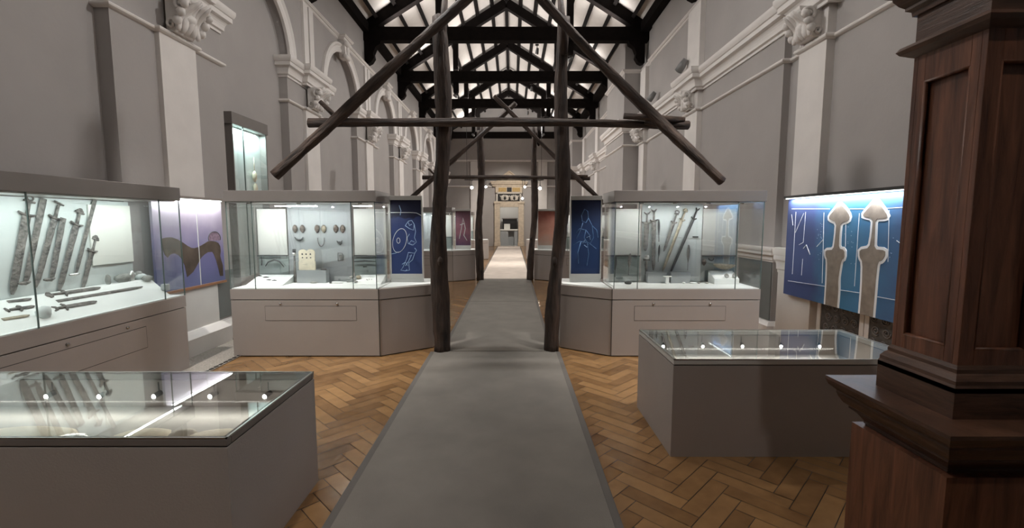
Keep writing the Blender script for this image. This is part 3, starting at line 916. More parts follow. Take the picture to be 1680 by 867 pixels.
def on_plane_sword(tip, top, Y, **k):
    a = at(*tip, Y); b = at(*top, Y); dd = b-a
    ang = math.atan2(dd.x, dd.z)
    return sword(p=tuple(a), L=dd.length, rot=(0, ang, 0), **k)
def on_wall_sword(tip, top, X, **k):
    a = atx(*tip, X); b = atx(*top, X); dd = b-a
    ang = math.atan2(dd.y, dd.z)
    return sword(p=tuple(a), L=dd.length, rot=(0, ang, PI/2), **k)

# ---- right case: swords etc. on the back panel (plane y = SW+.57)
YP = SW+.585
gs = 'swords in the right display case'
on_plane_sword((1059,412), (1062,346), YP, name='broad_sword', label='broad upright sword farthest left in the right case', w=0.067, group=gs, hilt='cup')
on_plane_sword((1072,444), (1073,342), YP, name='broad_sword', label='longest upright sword, second from left in right case', w=0.057, group=gs, hilt='cup')
on_plane_sword((1089,413), (1112,346), YP, name='broad_sword', label='short leaning sword with curled pommel in right case', w=0.044, group=gs, hilt='ring')
on_plane_sword((1087,446), (1126,342), YP, name='broad_sword', label='pale brown leaning sword, fourth from left in right case', w=0.041, group=gs, hilt='lobed', m='bronze')
on_plane_sword((1099,450), (1146,340), YP, name='broad_sword', label='dark slender leaning sword farthest right in right case', w=0.039, group=gs, hilt='cup', m='irondk')
def spear(px, a, b, label, Y=YP, wide=.016, m='irondk', name='spearhead', top_wide=True):
    p0 = at(px[0], b, Y); p1 = at(px[1], a, Y); L = (p1-p0).length
    r = None
    mb = MB(); n = 10
    pts = [(0,0,L*i/n) for i in range(n+1)]
    rad = [.004+.5*wide*max(0, math.sin(PI*min(1, max(0, (i/n-.35)/.65))))**.8 if top_wide else .005+.3*wide*math.sin(PI*i/n) for i in range(n+1)]
    mb.tube(pts, rad, 8, flat=.35)
    o = mb.build(name, M[m]); o.location = p0; o.rotation_euler = (0, math.atan2((p1-p0).x, (p1-p0).z), 0)
    tag(o, label, 'spear'); return o
spear((1081,1081), 360, 397, 'upper thin iron blade piece in right case', wide=.02)
spear((1080,1082), 402, 430, 'lower thin iron blade piece in right case', wide=.02)
spear((1128,1130), 402, 444, 'tall grey spearhead above the white block, right case', wide=.035, m='iron')
spear((1009,1010), 419, 455, 'black spearhead leaning left on the low rail, right case', wide=.034, Y=YP-.05)
spear((1031,1034), 416, 452, 'slender dark spearhead beside the leaning one, right case', wide=.042, m='iron', Y=YP-.05)
# scabbard fitting with a round boss
a = at(1060, 450, YP-.01)
r = thing('ringed_hilt', 'small sword hilt with round white boss below the broad sword', 'sword hilt', tuple(a))
mb = MB(); mb.tube([(0,0,0),(.004,0,.05),(-.002,0,.12),(0,0,.24)], [.012,.017,.020,.016], 9, flat=.5); mb.build('grip', M['iron'], r)
mb = MB(); mb.ell((0,-.012,.225), (.036,.018,.03), 14, 8); mb.build('boss', M['silver'], r)
mb = MB(); mb.tube([(-.045,0,.185),(.045,0,.185)], .010, 8); mb.build('guard', M['iron'], r)
o = MB().tube([(-.035,0,0),(.035,0,0)], .008, 8).build('iron_bar', M['irondk']); o.location = at(1141, 389, YP); tag(o, 'tiny iron bar mounted beside the swords in the right case', 'iron bar')

# deck blocks of the right case
def block(px0, px1, ytop, Y, z0, depth, label, slope=0.0, m='deck'):
    a = at(px0, ytop, Y); b = at(px1, ytop, Y)
    w = (b.x-a.x)/2; h = a.z-z0
    mb = MB()
    mb.prism_ax([(0, 0), (depth, 0), (depth, h+slope), (0, h)], -w, w, 'x') if False else mb.add(
        [(-w,0,0),(w,0,0),(w,depth,0),(-w,depth,0),(-w,0,h),(w,0,h),(w,depth,h+slope),(-w,depth,h+slope)],
        [(0,3,2,1),(4,5,6,7),(0,1,5,4),(1,2,6,5),(2,3,7,6),(3,0,4,7)])
    o = mb.build('display_block', M[m], bevel=.003); o.location = ((a.x+b.x)/2, Y, z0)
    tag(o, label, 'display block'); return o
ZD = .839
block(1063, 1094, 447, SW+.46, ZD, .09, 'left of two grey blocks beneath the swords in right case', m='block')
block(1101, 1133, 447, SW+.46, ZD, .09, 'right of two grey blocks beneath the swords in right case', m='block')
block(1172, 1213, 458, SW+.36, ZD, .19, 'slanted white block holding two discs in right case', slope=.085)
# bowl
r = at(1187, 441, SW+.50); 
o = MB().lathe([(.03,0),(.075,.012),(.125,.045),(.150,.078),(.140,.078),(.115,.048),(.07,.020),(.0005,.014)], n=24).build('bronze_bowl', M['bronze'])
o.scale = (1, .45, .85); o.location = (r.x, SW+.49, r.z-.010); o.rotation_euler = (0, .04, 0)
tag(o, 'shallow dented bronze bowl on the slanted block, right case', 'bowl')
for px, lab in ((1191, 'left small disc on the slanted block under the bowl'), (1204, 'right small disc on the slanted block under the bowl')):
    p = at(px, 452, SW+.40)
    o = MB().lathe([(.030,0),(.030,.006),(.022,.009),(.014,.004),(.0005,.004)], n=20).build('brooch_disc', M['stone']); o.location = p+Vector((0,-.018,-.005)); o.rotation_euler = (math.radians(66),0,0)
    tag(o, lab, 'brooch')
def leaf(px, py, Y, sx, sz, label, m='horn', name='oval_brooch', cat='brooch'):
    mb = MB(); n = 12; pts = [(0,0,0)]
    out = []
    for i in range(24):
        t = 2*PI*i/24
        x = sx*math.sin(t); z = sz*math.cos(t)
        if z < 0: x *= (1-.55*(-z/sz)**2)
        out.append((x, z))
    vs = [(x, 0, z) for x, z in out]+[(x*.72, -.016, z*.72) for x, z in out]+[(x*.35, -.024, z*.35) for x, z in out]+[(0,-.027,0)]
    fs = []
    for k in range(2):
        for i in range(24): fs.append((k*24+i, k*24+(i+1)%24, (k+1)*24+(i+1)%24, (k+1)*24+i))
    for i in range(24): fs.append((48+i, 48+(i+1)%24, 72))
    fs.append(tuple(range(24)))
    mb.add(vs, fs, True)
    for i in range(-2, 3): mb.ell((i*sx*.3, -.022, sz*.15), (.004,.006,.004), 6, 4)
    o = mb.build(name, M[m]); o.location = at(px, py, Y); tag(o, label, cat); return o
leaf(1155, 431, YP-.02, .030, .045, 'dark pointed oval fitting above the deck in the right case', name='oval_fitting', cat='fitting')
o = MB().tube([(.035*math.cos(math.radians(a)), 0, -.03*math.sin(math.radians(a))) for a in range(0,181,15)], [.008]*13, 7).build('curved_mount', M['irondk']); o.location = at(1167, 424, YP-.02); tag(o, 'small curved mount near the bowl in right case', 'mount')
for i, (px, py, sx, lab, m) in enumerate(((1137,456,.05,'flat white slab lying near the swords in right case','deck'), (1147,456,.018,'grey pebble between white slabs in right case','stone'),
        (1122,458,.02,'tiny white fragment in front of the right grey block','deck'), (1160,457,.022,'dark fragment left of the slanted block','stone'))):
    p = at(px, py, SW+.42)
    o = MB().ell((0,0,.010), (sx,.02,.012), 10, 6, noise=.12).build('deck_fragment', M[m]); o.location = (p.x, SW+.42, ZD); tag(o, lab, 'fragment')
o = MB().ell((0,0,.02), (.05,.03,.02), 10, 6, noise=.2).build('crumpled_fitting', M['irondk']); o.location = (at(1030,455,SW+.4).x, SW+.36, ZD); tag(o, 'crumpled dark fitting below the slender spearhead', 'fitting')
o = MB().box(-.02,.02,-.015,.015,0,.09).box(-.05,.05,-.02,.02,.09,.10).build('small_stand', M['deck']); o.location = (at(1094,452,SW+.42).x, SW+.40, ZD); tag(o, 'small white stand between the two grey blocks', 'stand')

# ---- left case
YL = SW+.595
for px, lab, m in ((484,'leftmost oval brooch of six on the grey panel','horn'),(496,'second oval brooch from left, dark ribbed','horn'),
        (520,'third oval brooch from left, above the necklace','horn'),(531,'fourth oval brooch from left, pale brown','bronze'),
        (551,'fifth oval brooch from left, above the bird mount','horn'),(562,'rightmost oval brooch of six on grey panel','horn')):
    o = leaf(px, 376, YL, .034, .055, lab, m=m); o['group'] = 'oval brooches on the grey panel'
o = MB().tube([(.055*math.cos(math.radians(a)), -.004, -.05*math.sin(math.radians(a))) for a in range(10,171,16)], [.004,.007,.010,.011,.012,.013,.012,.011,.010,.007,.004], 8).build('crescent_pendant', M['irondk']); o.location = at(490.5, 388, YL); tag(o, 'dark crescent pendant below the leftmost brooches', 'pendant')
mb = MB()
pts = []
for i in range(25):
    t = i/24
    a = math.radians(170+200*t)
    pts.append((.043*math.cos(a)*(1.0), -.006, .10*math.sin(a)*.9+.05 if False else .09*math.sin(a)))
for q in pts: mb.ell(q, (.0065,.0065,.0065), 7, 5)
mb.tube(pts, .0025, 5)
o = mb.build('bead_necklace', M['iron']); o.location = at(527, 393, YL); tag(o, 'hanging bead necklace in a deep loop on grey panel', 'necklace')
mb = MB(); mb.plate([(-.04,.025),(-.012,.008),(0,.014),(.012,.006),(.035,.030),(.030,-.01),(.008,-.035),(-.008,-.02),(-.03,-.005)], lambda a,b,t: (a,-t,b), .012)
o = mb.build('bird_mount', M['irondk'], bevel=.003); o.location = at(557.5, 398, YL); tag(o, 'small winged dark mount on the right of grey panel', 'mount')
mb = MB()
for a, b in (((-.035,-.05),(-.035,.055)),((-.035,.055),(.02,.05)),((-.035,-.05),(.03,-.048)),((.03,-.048),(.04,.01)),((.02,.05),(.04,.01))): mb.tube([(a[0],-.004,a[1]),(b[0],-.004,b[1])], .0035, 6)
mb.box(-.02,.02,-.004,0,-.02,.03)
o = mb.build('square_frame_mount', M['iron']); o.location = at(559, 422, YL); tag(o, 'faint square wire frame mount low on grey panel', 'mount')
# upright sword with pale pommel
p = at(484.5, 455, SW+.50)
r = thing('narrow_sword', 'narrow dark upright sword with silver banded pommel', 'sword', (p.x, SW+.50, ZD))
L_ = at(484, 411, SW+.5).z-ZD-.03
mb = MB(); mb.tube([(0,0,0),(0,0,L_)], [.020,.011], 8, flat=.4); mb.build('blade', M['iron'], r)
mb = MB(); mb.tube([(0,0,L_),(0,0,L_+.045)], [.020,.020], 10); mb.build('grip', M['irondk'], r)
mb = MB(); mb.tube([(0,0,L_-.035),(0,0,L_)], [.022,.024], 10); mb.build('collar', M['silver'], r)
# ledge and cream carved board
a = at(489, 443, SW+.52); b = at(537, 443, SW+.52)
mb = MB(); mb.box(-(b.x-a.x)/2, (b.x-a.x)/2, -.05, .06, 0, a.z-ZD); o = mb.build('grey_ledge', M['block'], bevel=.003); o.location = ((a.x+b.x)/2, SW+.52, ZD); tag(o, 'low grey plinth carrying the cream carved board', 'plinth')
zl = a.z
p = at(505, 443, SW+.5); 
r = thing('carved_board', 'cream carved bone board with pierced holes and double rounded top', 'carved board', (p.x, SW+.50, zl))
mb = MB(); out = [(-.107,0),(.107,0),(.107,.11),(.098,.12),(.102,.135)]
out += [(.105,.235)]+[(.052+.05*math.cos(math.radians(t)), .235+.035*math.sin(math.radians(t))) for t in range(10,171,20)]
out += [(0,.248)]+[(-.052+.05*math.cos(math.radians(t)), .235+.035*math.sin(math.radians(t))) for t in range(10,171,20)]+[(-.105,.235),(-.102,.135),(-.098,.12),(-.107,.11)]
mb.plate(out, lambda a,b,t: (a,-t,b), .018); mb.build('board', M['bone'], r, bevel=.003)
for i, (x, z) in enumerate([(-.055,.205),(-.005,.205),(.05,.205),(-.055,.162),(0,.160),(.05,.162)]):
    mb = MB(); mb.plate([(x-.011,z-.006),(x+.010,z-.008),(x+.008,z+.010),(x-.006,z+.016 if i<3 else z+.006)], lambda a,b,t: (a,-.0185-t,b), .0006); mb.build('pierced_hole', M['line'], r)
mb = MB(); mb.box(-.06,.0,-.0190,-.0182,.072,.0745); mb.build('incised_line', M['bronze'], r)
o = MB().ell((0,0,.010),(.042,.02,.012),12,6,noise=.05).build('dark_comb', M['iron']); o.location = (at(531,440,SW+.5).x, SW+.5, zl); tag(o, 'dark oval piece at the right end of the grey plinth', 'comb')
# left white ramp and its finds
def ramp(xa, xb, y0, y1, z1, label, lean=0):
    mb = MB(); w = (xb-xa)/2
    mb.add([(-w,0,0),(w,0,0),(w,y1-y0,0),(-w,y1-y0,0),(-w,0,.006),(w,0,.006),(w+lean,y1-y0,z1),(-w+lean,y1-y0,z1)],
        [(0,3,2,1),(4,5,6,7),(0,1,5,4),(1,2,6,5),(2,3,7,6),(3,0,4,7)])
    o = mb.build('display_ramp', M['deck'], bevel=.002); o.location = ((xa+xb)/2, y0, ZD); tag(o, label, 'display block'); return o
ramp(-3.32, -2.86, SW+.22, SW+.56, .10, 'slanted white board at the left end of left case')
ramp(-2.0, -1.66, SW+.30, SW+.56, .10, 'slanted white board with round finds in left case')
for i, (px, py, sx, lab) in enumerate(((436,449,.035,'uppermost thin strip find on left slanted board'),(441,454,.03,'lower left thin strip find on left slanted board'),(450,455,.03,'lower right thin strip find on left slanted board'),(426,446,.025,'leftmost twig shaped find on left slanted board'))):
    Y = SW+.50-.05*(py-446)/3; p = at(px, py, Y); z = ZD+.006+.094*(Y-SW-.22)/.34
    o = MB().tube([(-sx,0,.006),(0,.006,.008),(sx,0,.006)], [.004,.007,.003], 7).build('thin_find', M['irondk']); o.location = (p.x, Y, z+.003); tag(o, lab, 'fragment')
for i, (px, dy, m, sc, lab) in enumerate(((577,.44,'stone',.032,'rear left round bead on the right slanted board'),(588,.44,'bronze',.034,'rear right round pot on the right slanted board'),(572,.35,'stone',.026,'front left ring on right slanted board'),(583,.35,'stone',.026,'front right ring on right slanted board'))):
    p = at(px, 450, SW+dy); z = ZD+.006+.094*(dy-.30)/.26
    mb = MB()
    if dy > .4: mb.lathe([(sc*.5,0),(sc*.95,sc*.3),(sc,sc*.7),(sc*.7,sc*1.1),(sc*.6,sc*1.2),(sc*.5,sc*1.1),(.0005,sc*.6)], n=16)
    else: mb.lathe([(sc*.6,0),(sc,0),(sc,.012),(sc*.6,.012),(sc*.6,0)], n=18)
    o = mb.build('round_find', M[m]); o.location = (p.x, SW+dy, z+.006); tag(o, lab, 'pot' if dy > .4 else 'ring')
mb = MB()
for k in range(8): mb.ell((random.uniform(-.04,.04), random.uniform(-.06,.06)*.8, .02+random.uniform(0,.01)), (.008,.006,.005), 7, 5)
o = mb.build('small_beads', M['stone']); o.location = (at(605,450,SW+.42).x, SW+.42, ZD+.03); tag(o, 'scatter of tiny beads at right of the slanted board', 'beads', kind='stuff')
mb = MB(); mb.tube([(-.12,0,-.05),(-.08,0,.005),(0,0,.035),(.07,0,.015),(.125,0,-.06)], [.006,.010,.012,.010,.006], 8)
o = mb.build('curved_antler', M['irondk']); o.location = at(450, 431, YL-.02); tag(o, 'dark curved antler arching on the left low panel', 'antler')
o = MB().tube([(-.004,0,-.055),(0,0,0),(-.006,0,.06)], [.007,.010,.005], 7).build('short_pin', M['irondk']); o.location = at(429.5, 429, YL-.02); tag(o, 'short upright dark pin left of the curved antler', 'pin')
o = MB().tube([(-.14,0,-.004),(0,0,.004),(.15,0,-.003)], [.006,.010,.005], 7).build('long_knife', M['irondk']); o.location = at(598, 429, YL-.02); tag(o, 'long thin horizontal iron knife on the right low panel', 'knife')
o = MB().tube([(-.025,0,0),(.02,0,0)], [.008,.005], 7).build('tiny_mount', M['irondk']); o.location = at(599, 438, YL-.02); tag(o, 'tiny dark mount below the long horizontal knife', 'mount')
for px, sx, m, lab in ((473,.03,'deck','small white lump beside the narrow sword foot'),(513,.05,'stone','thin pale strip lying below the grey plinth'),(551,.085,'deck','long white tray of fragments right of the grey plinth'),(541,.02,'irondk','dark chip at the left of the white tray')):
    o = MB().ell((0,0,.010),(sx,.022,.014),12,6,noise=.08).build('deck_fragment', M[m]); o.location = (at(px,457,SW+.42).x, SW+.45, ZD); tag(o, lab, 'fragment')

# ================================================================== WALL CASE (left, swords)
WX0, WX1 = -4.02, -3.60; WY0, WY1 = .9, 4.98
wc = thing('wall_display_case', 'long grey wall case of leaning swords on the left', 'display case', (-3.8, 3, 0))
def lw_(mb): mb.v = [(a+3.8, b-3, c) for a, b, c in mb.v]; return mb
mb = MB(); mb.box(WX0, WX1, WY0, WY1, .012, .695); mb.box(WX0, WX1+.003, WY0, WY1+.003, .703, .83); lw_(mb).build('base', M['base'], wc, bevel=.003)
mb = MB(); mb.box(WX0, WX1-.015, WY0+.01, WY1-.015, 0, .82); lw_(mb).build('shadow_gap', M['line'], wc)
mb = MB(); mb.box(WX1, WX1+.001, 2.5, 4.42, .40, .615); lw_(mb).build('drawer_gap', M['line'], wc)
mb = MB(); mb.box(WX1, WX1+.003, 2.505, 4.415, .405, .61); lw_(mb).build('drawer', M['base'], wc)
for y in (4.2, 3.62, 3.0): 
    mb = MB(); mb.tube([(WX1, y, .65),(WX1+.012, y, .65)], .013, 12); lw_(mb).build('lock', M['chrome'], wc)
mb = MB(); mb.box(WX0, WX1-.01, WY0+.01, WY1-.01, .83, .838); lw_(mb).build('deck', M['deck'], wc)
t = .008; zt = 1.86
ys = [WY0, 2.0, 3.42, 4.70, WY1]
for a, b in zip(ys[:-1], ys[1:]):
    mb = MB(); mb.box(WX1-t, WX1, a+.002, b-.002, .83, zt); lw_(mb).build('front_pane', M['glass'], wc)
mb = MB(); mb.box(WX0, WX1-t, WY1-t, WY1, .83, zt); lw_(mb).build('end_pane', M['glass'], wc)
for y in ys[1:]:
    mb = MB(); mb.box(WX1-t-.001, WX1+.001, y-.0035, y+.0035, .83, zt); lw_(mb).build('glass_joint', M['seal'], wc)
mb = MB(); mb.box(WX0-.02, WX1+.012, WY0, WY1+.012, zt, 2.0); lw_(mb).build('canopy', M['canopy'], wc, bevel=.004)
mb = MB(); mb.box(WX0, WX1-.02, WY0, WY1-.03, zt-.012, zt-.001); lw_(mb).build('light_tray', M['metal'], wc)
mb = MB(); mb.box(WX0, WX0+.02, WY0, 4.80, .838, zt-.02); lw_(mb).build('back_panel', M['pale'], wc)
mb = MB(); mb.box(WX0+.02, WX0+.035, 4.33, 4.80, 1.22, 1.80); lw_(mb).build('graphic_panel', M['white'], wc, bevel=.002)
mb = MB(); mb.box(WX0+.02, WX0+.035, 2.4, 3.25, 1.22, 1.80); lw_(mb).build('graphic_panel', M['white'], wc, bevel=.002)
o = light('case_lamp', 'AREA', (WX1-.08+3.8, 3.1-3, zt-.03), 17, (.90,1,.97), .06, 3.6, rot=(0, math.radians(22), 0)); o.parent = wc
XS = WX0+.035
gw = 'swords standing in the left wall case'
WK = 1.2
def ws(tip, top, lab, w, **k):
    on_wall_sword(tip, top, XS, name='viking_sword' if False else 'old_sword', label=lab, w=w*WK, group=gw, **k)
ws((20,484),(50,322),'broad dark sword with ringed pommel, leftmost in wall case',.060,hilt='ring')
ws((42,468),(72,326),'hiltless looking blade standing second from left in wall case',.048,hilt=None)
ws((59,472),(98,330),'third sword from left with bar pommel in wall case',.048,hilt='bar')
ws((84,462),(104,358),'short broken blade with squared top, fourth in wall case',.048,hilt=None)
ws((97,478),(133,342),'fifth sword from left with lobed pommel in wall case',.052,hilt='lobed')
ws((124,452),(156,328),'slender hiltless blade, sixth in wall case',.036,hilt=None)
ws((136,474),(158,386),'shortest hilted sword nearest the white panel in wall case',.044,hilt='lobed')
# hilts at the foot of the upturned blades
for px, py, lab, m in ((40,465,'dark guard at foot of the second blade','iron'),(81,459,'dark guard at foot of the broken blade','iron'),(122,451,'pale guard at foot of the slender blade','silver')):
    o = MB().tube([(0,-.045,.004),(0,-.02,0),(0,.02,0),(0,.045,.006)], [.009,.014,.014,.009], 8).build('sword_guard', M[m]); o.location = atx(px, py, XS+.02); tag(o, lab, 'sword guard')
# sloping white riser along the back of the deck
mb = MB(); mb.prism_ax([(-3.66, .838), (-3.88, 1.03), (-3.985, 1.03), (-3.985, .838)], WY0+.02, 4.86, 'y')
lw_(mb).build('sloping_deck', M['deck'], wc)
def slope_z(x): return 1.03 if x < -3.88 else max(.838, .838+.192*(-3.66-x)/.22)
def lay(o, a, b, nrm):
    z = (b-a).normalized(); y = (nrm-z*nrm.dot(z)).normalized(); x = y.cross(z)
    mt = Matrix((x, y, z)).transposed(); o.rotation_euler = mt.to_euler(); o.location = a
NS = Vector((.66, 0, .75))
def on_slope(px, X): 
    Y = X*F/(px-840)
    return Vector((X, Y, slope_z(X)+.012))
for px0, px1, X, w_, hl, lab, m in ((66,158,-3.86,.040,'lobed','rearmost rusted sword lying along the slope','iron'), (84,228,-3.80,.034,None,'long thin rusted blade lying along the slope','iron'), (74,150,-3.745,.042,'cup','front rusted sword lying along the slope','iron'),
        (2,42,-3.86,.030,None,'upper thin blade lying at near end of slope','iron'), (-6,46,-3.80,.030,'bar','middle thin blade lying at near end of slope','iron'), (-10,36,-3.74,.03,None,'lowest thin blade lying at near end of slope','bronze')):
    p0 = on_slope(px1, X); p1 = on_slope(px0, X-.015); p1.z -= .011
    r = sword('lying_sword', lab, p0, (p1-p0).length, w_, (0,0,0), 'blades lying on the slope in wall case', hilt=hl, m=m)
    lay(r, p0, p1, NS)
for px, X, s_, m, lab in ((172,-3.93,(.03,.02,.055),'stone','tall dark stone standing below white panel'),
        (198,-3.93,(.04,.10,.05),'stone','rough grey stone with pale edge below white panel'),
        (227,-3.93,(.045,.07,.035),'pale','smooth bluish stone in front of white panel'),
        (251,-3.95,(.04,.06,.05),'stone','brown grey rock at far end of wall case'),
        (212,-3.92,(.025,.03,.06),'silver','pale upright fragment between two stones'),
        (243,-3.86,(.045,.055,.035),'stone','pointed grey stone lower near the far glass')):
    Y = X*F/(px-840)
    o = MB().ell((0,0,s_[2]*.75), s_, 9, 6, noise=.16).build('carved_stone', M[m]); o.location = (X, min(Y, 4.80), slope_z(X)); tag(o, lab, 'stone', 'stones on the wall case riser')
o = MB().box(-.03,.03,-.03,.03,0,.07).build('carved_stone', M['block'], bevel=.006); o.location = (-3.72, 4.86, .90); tag(o, 'small grey block against the far glass', 'stone', 'stones on the wall case riser')
o = MB().ell((0,0,.04),(.04,.06,.055),7,5,noise=.25).build('pale_boulder', M['pale']); o.location = (-3.72, 3.58, slope_z(-3.72)-.01); tag(o, 'pale faceted boulder beside the lying sword hilts', 'stone')

# ================================================================== HORSE PANEL (left)
violet = print_mat('violet_glare_print', [(0, (.12,.14,.28)), (.35, (.16,.145,.30)), (.65, (.36,.31,.44)), (1, (.72,.68,.72))], 'Z', .12, lo=0, hi=1.1)  # paler top: lamp glare is painted into the print colour
HX = -3.93
hp = thing('illustrated_board', 'violet wall panel printed with a dark arching horse shape', 'display panel', (HX, 5.60, .84))
mb = MB(); mb.box(-.03, 0, -.58, .62, 0, 1.07); mb.build('printed_face', violet, hp)
mb = MB()
hz = lambda px, py: (lambda q: (q.y-5.60, q.z-.84))(atx(px, py, HX))
sh = [hz(*q) for q in ((265,392),(272,390),(281,389.5),(291,393),(301,399),(308,404),(314,407),(319,407.5),(324,406),(331,402.5),(337,399),(341,396.5),(346,395.5),(352,396.5),(358,399),(361,404),(362,412),(361,420),(363,428),(365.5,436),(366,453),(361,453),(357,436),(354,426),(351,418),(348,413.5),(341,414),(335,418),(330,423),(326,430),(323,436),(317,446),(307,455),(303,436),(298,425),(293,419),(286,416),(279,418),(275,423),(270,418),(267,410))]
mb.plate(sh, lambda a,b,t: (t, a, b), .003); mb.build('horse_shape', mat('brown_print', (.085,.06,.045), .5, var=.45, scale=5), hp)
rc = hz(351.5, 391); rr_ = hz(351.5, 380.5)[1]-rc[1]; ry_ = abs(hz(341.5,391)[0]-rc[0])
mb = MB(); mb.tube([(.003, rc[0]+ry_*math.cos(math.radians(a)), rc[1]+rr_*math.sin(math.radians(a))) for a in range(-20,201,10)], .005, 6); mb.build('ring_outline', M['irondk'], hp)
mb = MB(); mb.plate([(rc[0]+ry_*.97*math.cos(math.radians(a)), rc[1]+rr_*.97*math.sin(math.radians(a))) for a in range(-25,206,15)], lambda a,b,t: (t,a,b), .0025); mb.build('ring_fill', mat('pinkish_print', (.28,.19,.26), .5, var=.3, scale=30), hp)
mb = MB(); mb.box(-.04, .03, -.58, .62, 1.07, 1.10); mb.build('light_bar', M['base'], hp)
mb = MB(); mb.box(-.03, .02, -.58, .62, -.03, 0); mb.build('bottom_rail', mat('copper_rail', (.55,.30,.18), .35, metal=.6), hp)
mb = MB(); mb.box(0, .006, .12, .13, 0, 1.07); mb.build('seam', M['frame'], hp)
mb = MB(); mb.box(.004, .022, -.56, .60, 1.058, 1.0705); mb.build('light_tube', M['strip'], hp)
o = light('panel_lamp', 'AREA', (.035, 0, 1.055), 7, (.98,.97,1), .03, 1.15, rot=(0, math.radians(12), 0)); o.parent = hp

# ================================================================== BLUE SWORD PANEL (right)
PX = 3.55; PY0, PY1, PZ0, PZ1 = 4.05, 5.92, .70, 1.93
bluep = print_mat('sea_blue_print', [(0, (.05,.10,.22)), (.25, (.05,.17,.33)), (.5, (.05,.19,.34)), (.72, (.055,.085,.22)), (1, (.06,.085,.21))], 'Y', .16, lo=-.9, hi=.95)
bp = thing('illustrated_board', 'large blue wall panel printed with two giant sword hilts', 'display panel', (PX, 5.0, PZ0))
fr = lambda a, b, t: (-t, a, b)
def pan(px, py): q = atx(px, py, PX); return (q.y-5.0, q.z-PZ0)
mb = MB(); mb.box(0, .05, PY0-5, PY1-5, 0, PZ1-PZ0); mb.build('printed_face', bluep, bp)
mb = MB(); mb.box(-.05, .06, PY0-5, PY1-5+.02, PZ1-PZ0, PZ1-PZ0+.03); mb.build('light_bar', M['black'], bp)
mb = MB(); mb.box(.05, .26, PY0+.2-5, PY0+.3-5, .3, .9); mb.box(.05, .15, PY1-.25-5, PY1-.15-5, .3, .9); mb.build('wall_bracket', M['metal'], bp)
def outline_scale(pts, g):
    n = len(pts); out = []
    ar = sum(pts[i][0]*pts[(i+1)%n][1]-pts[(i+1)%n][0]*pts[i][1] for i in range(n)); sg = 1 if ar > 0 else -1
    for i in range(n):
        a = Vector(pts[i])-Vector(pts[i-1]); b = Vector(pts[(i+1)%n])-Vector(pts[i])
        na = Vector((a.y,-a.x)).normalized()*sg; nb = Vector((b.y,-b.x)).normalized()*sg
        m = na+nb; m = m/max(.45, m.dot(na)); q = Vector(pts[i])+m*g; out.append((q.x, q.y))
    return out
def hilt_outline(pxs):
    p = [pan(*q) for q in pxs]; out = []
    for i in range(len(p)):
        a, b = p[i], p[(i+1) % len(p)]
        out += [(a[0]*.8+b[0]*.2, a[1]*.8+b[1]*.2), (a[0]*.2+b[0]*.8, a[1]*.2+b[1]*.8)]
    return out
s1 = [(1378,334),(1388,343),(1395,355),(1393,362),(1380,366),(1378,384),(1377,408),(1386,410),(1386,424),(1381,427),(1378,444),(1376,458),(1376,478),(1374,500),(1355,494),(1357,460),(1358,426),(1355,420),(1355,411),(1368,410),(1371,390),(1373,365),(1361,360),(1361,355),(1369,345)]
s2 = [(1438,328),(1448,340),(1457,354),(1455,358),(1437,359),(1436,384),(1435,409),(1453,411),(1453,420),(1448,428),(1441,430),(1438,455),(1436,480),(1433,513),(1412,506),(1415,470),(1416,430),(1411,422),(1411,410),(1427,407),(1431,385),(1433,358),(1417,355),(1417,351),(1427,340)]
M['stoneprint'] = mat('stone_print', (.24,.20,.165), .6, var=.2, scale=12)
for pts in (s1, s2):
    hl = hilt_outline(pts)
    lowb = sorted(b for a, b in hl)[1]+.06
    hl = [(a, .003 if b < lowb else b) for a, b in hl]
    mb = MB(); mb.plate([(a, max(.0015, b)) for a, b in outline_scale(hl, .028)], fr, .003); mb.build('white_halo', M['linewhite'], bp)
    mb = MB(); mb.plate(hl, fr, .006); mb.build('printed_sword', M['stoneprint'], bp)
mb = MB()
def stroke(a, b, th=.003):
    p = pan(*a); q = pan(*b); mb.bar((-.001, p[0], p[1]), (-.001, q[0], q[1]), th*1.6, th, up=Vector((1,0,0)))
for a, b in (((1299,343),(1362,343)),((1394,343),(1418,343)),((1455,342),(1489,340)),((1293,461),(1353,470)),((1377,476),(1411,481)),((1438,487),(1471,493)),
             ((1306,348),(1300,450)),((1305,382),(1319,350)),((1322,348),(1318,398)),((1318,398),(1311,402)),((1352,349),(1349,465)),((1351,393),(1340,405)),
             ((1318,408),(1323,402)),((1323,402),(1329,418)),((1317,425),(1315,452)),((1410,350),(1402,470)),((1388,365),(1387,405)),((1459,345),(1457,430)),((1471,395),(1484,404)),((1299,352),(1301,370))):
    stroke(a, b)
mb.build('drawn_lines', M['linewhite'], bp)
mb = MB()
for k in range(34):
    py = random.uniform(365, 440); px = random.choice((1400, 1389, 1346, 1462, 1344))+random.uniform(-4,4)
    p = pan(px, py); mb.box(-.001, .0, p[0]-.004, p[0]+.004, p[1]-.004, p[1]+.004)
mb.build('printed_specks', M['lineblue'], bp)
mb = MB(); mb.box(-.048, -.032, PY0-4.98, PY1-5.02, PZ1-PZ0-.012, PZ1-PZ0-.001); mb.build('light_tube', M['strip'], bp)
o = light('panel_lamp', 'AREA', (-.045, -.02, PZ1-PZ0-.02), 15, (.92,.96,1), .03, 1.75, rot=(0, math.radians(-10), 0)); o.parent = bp

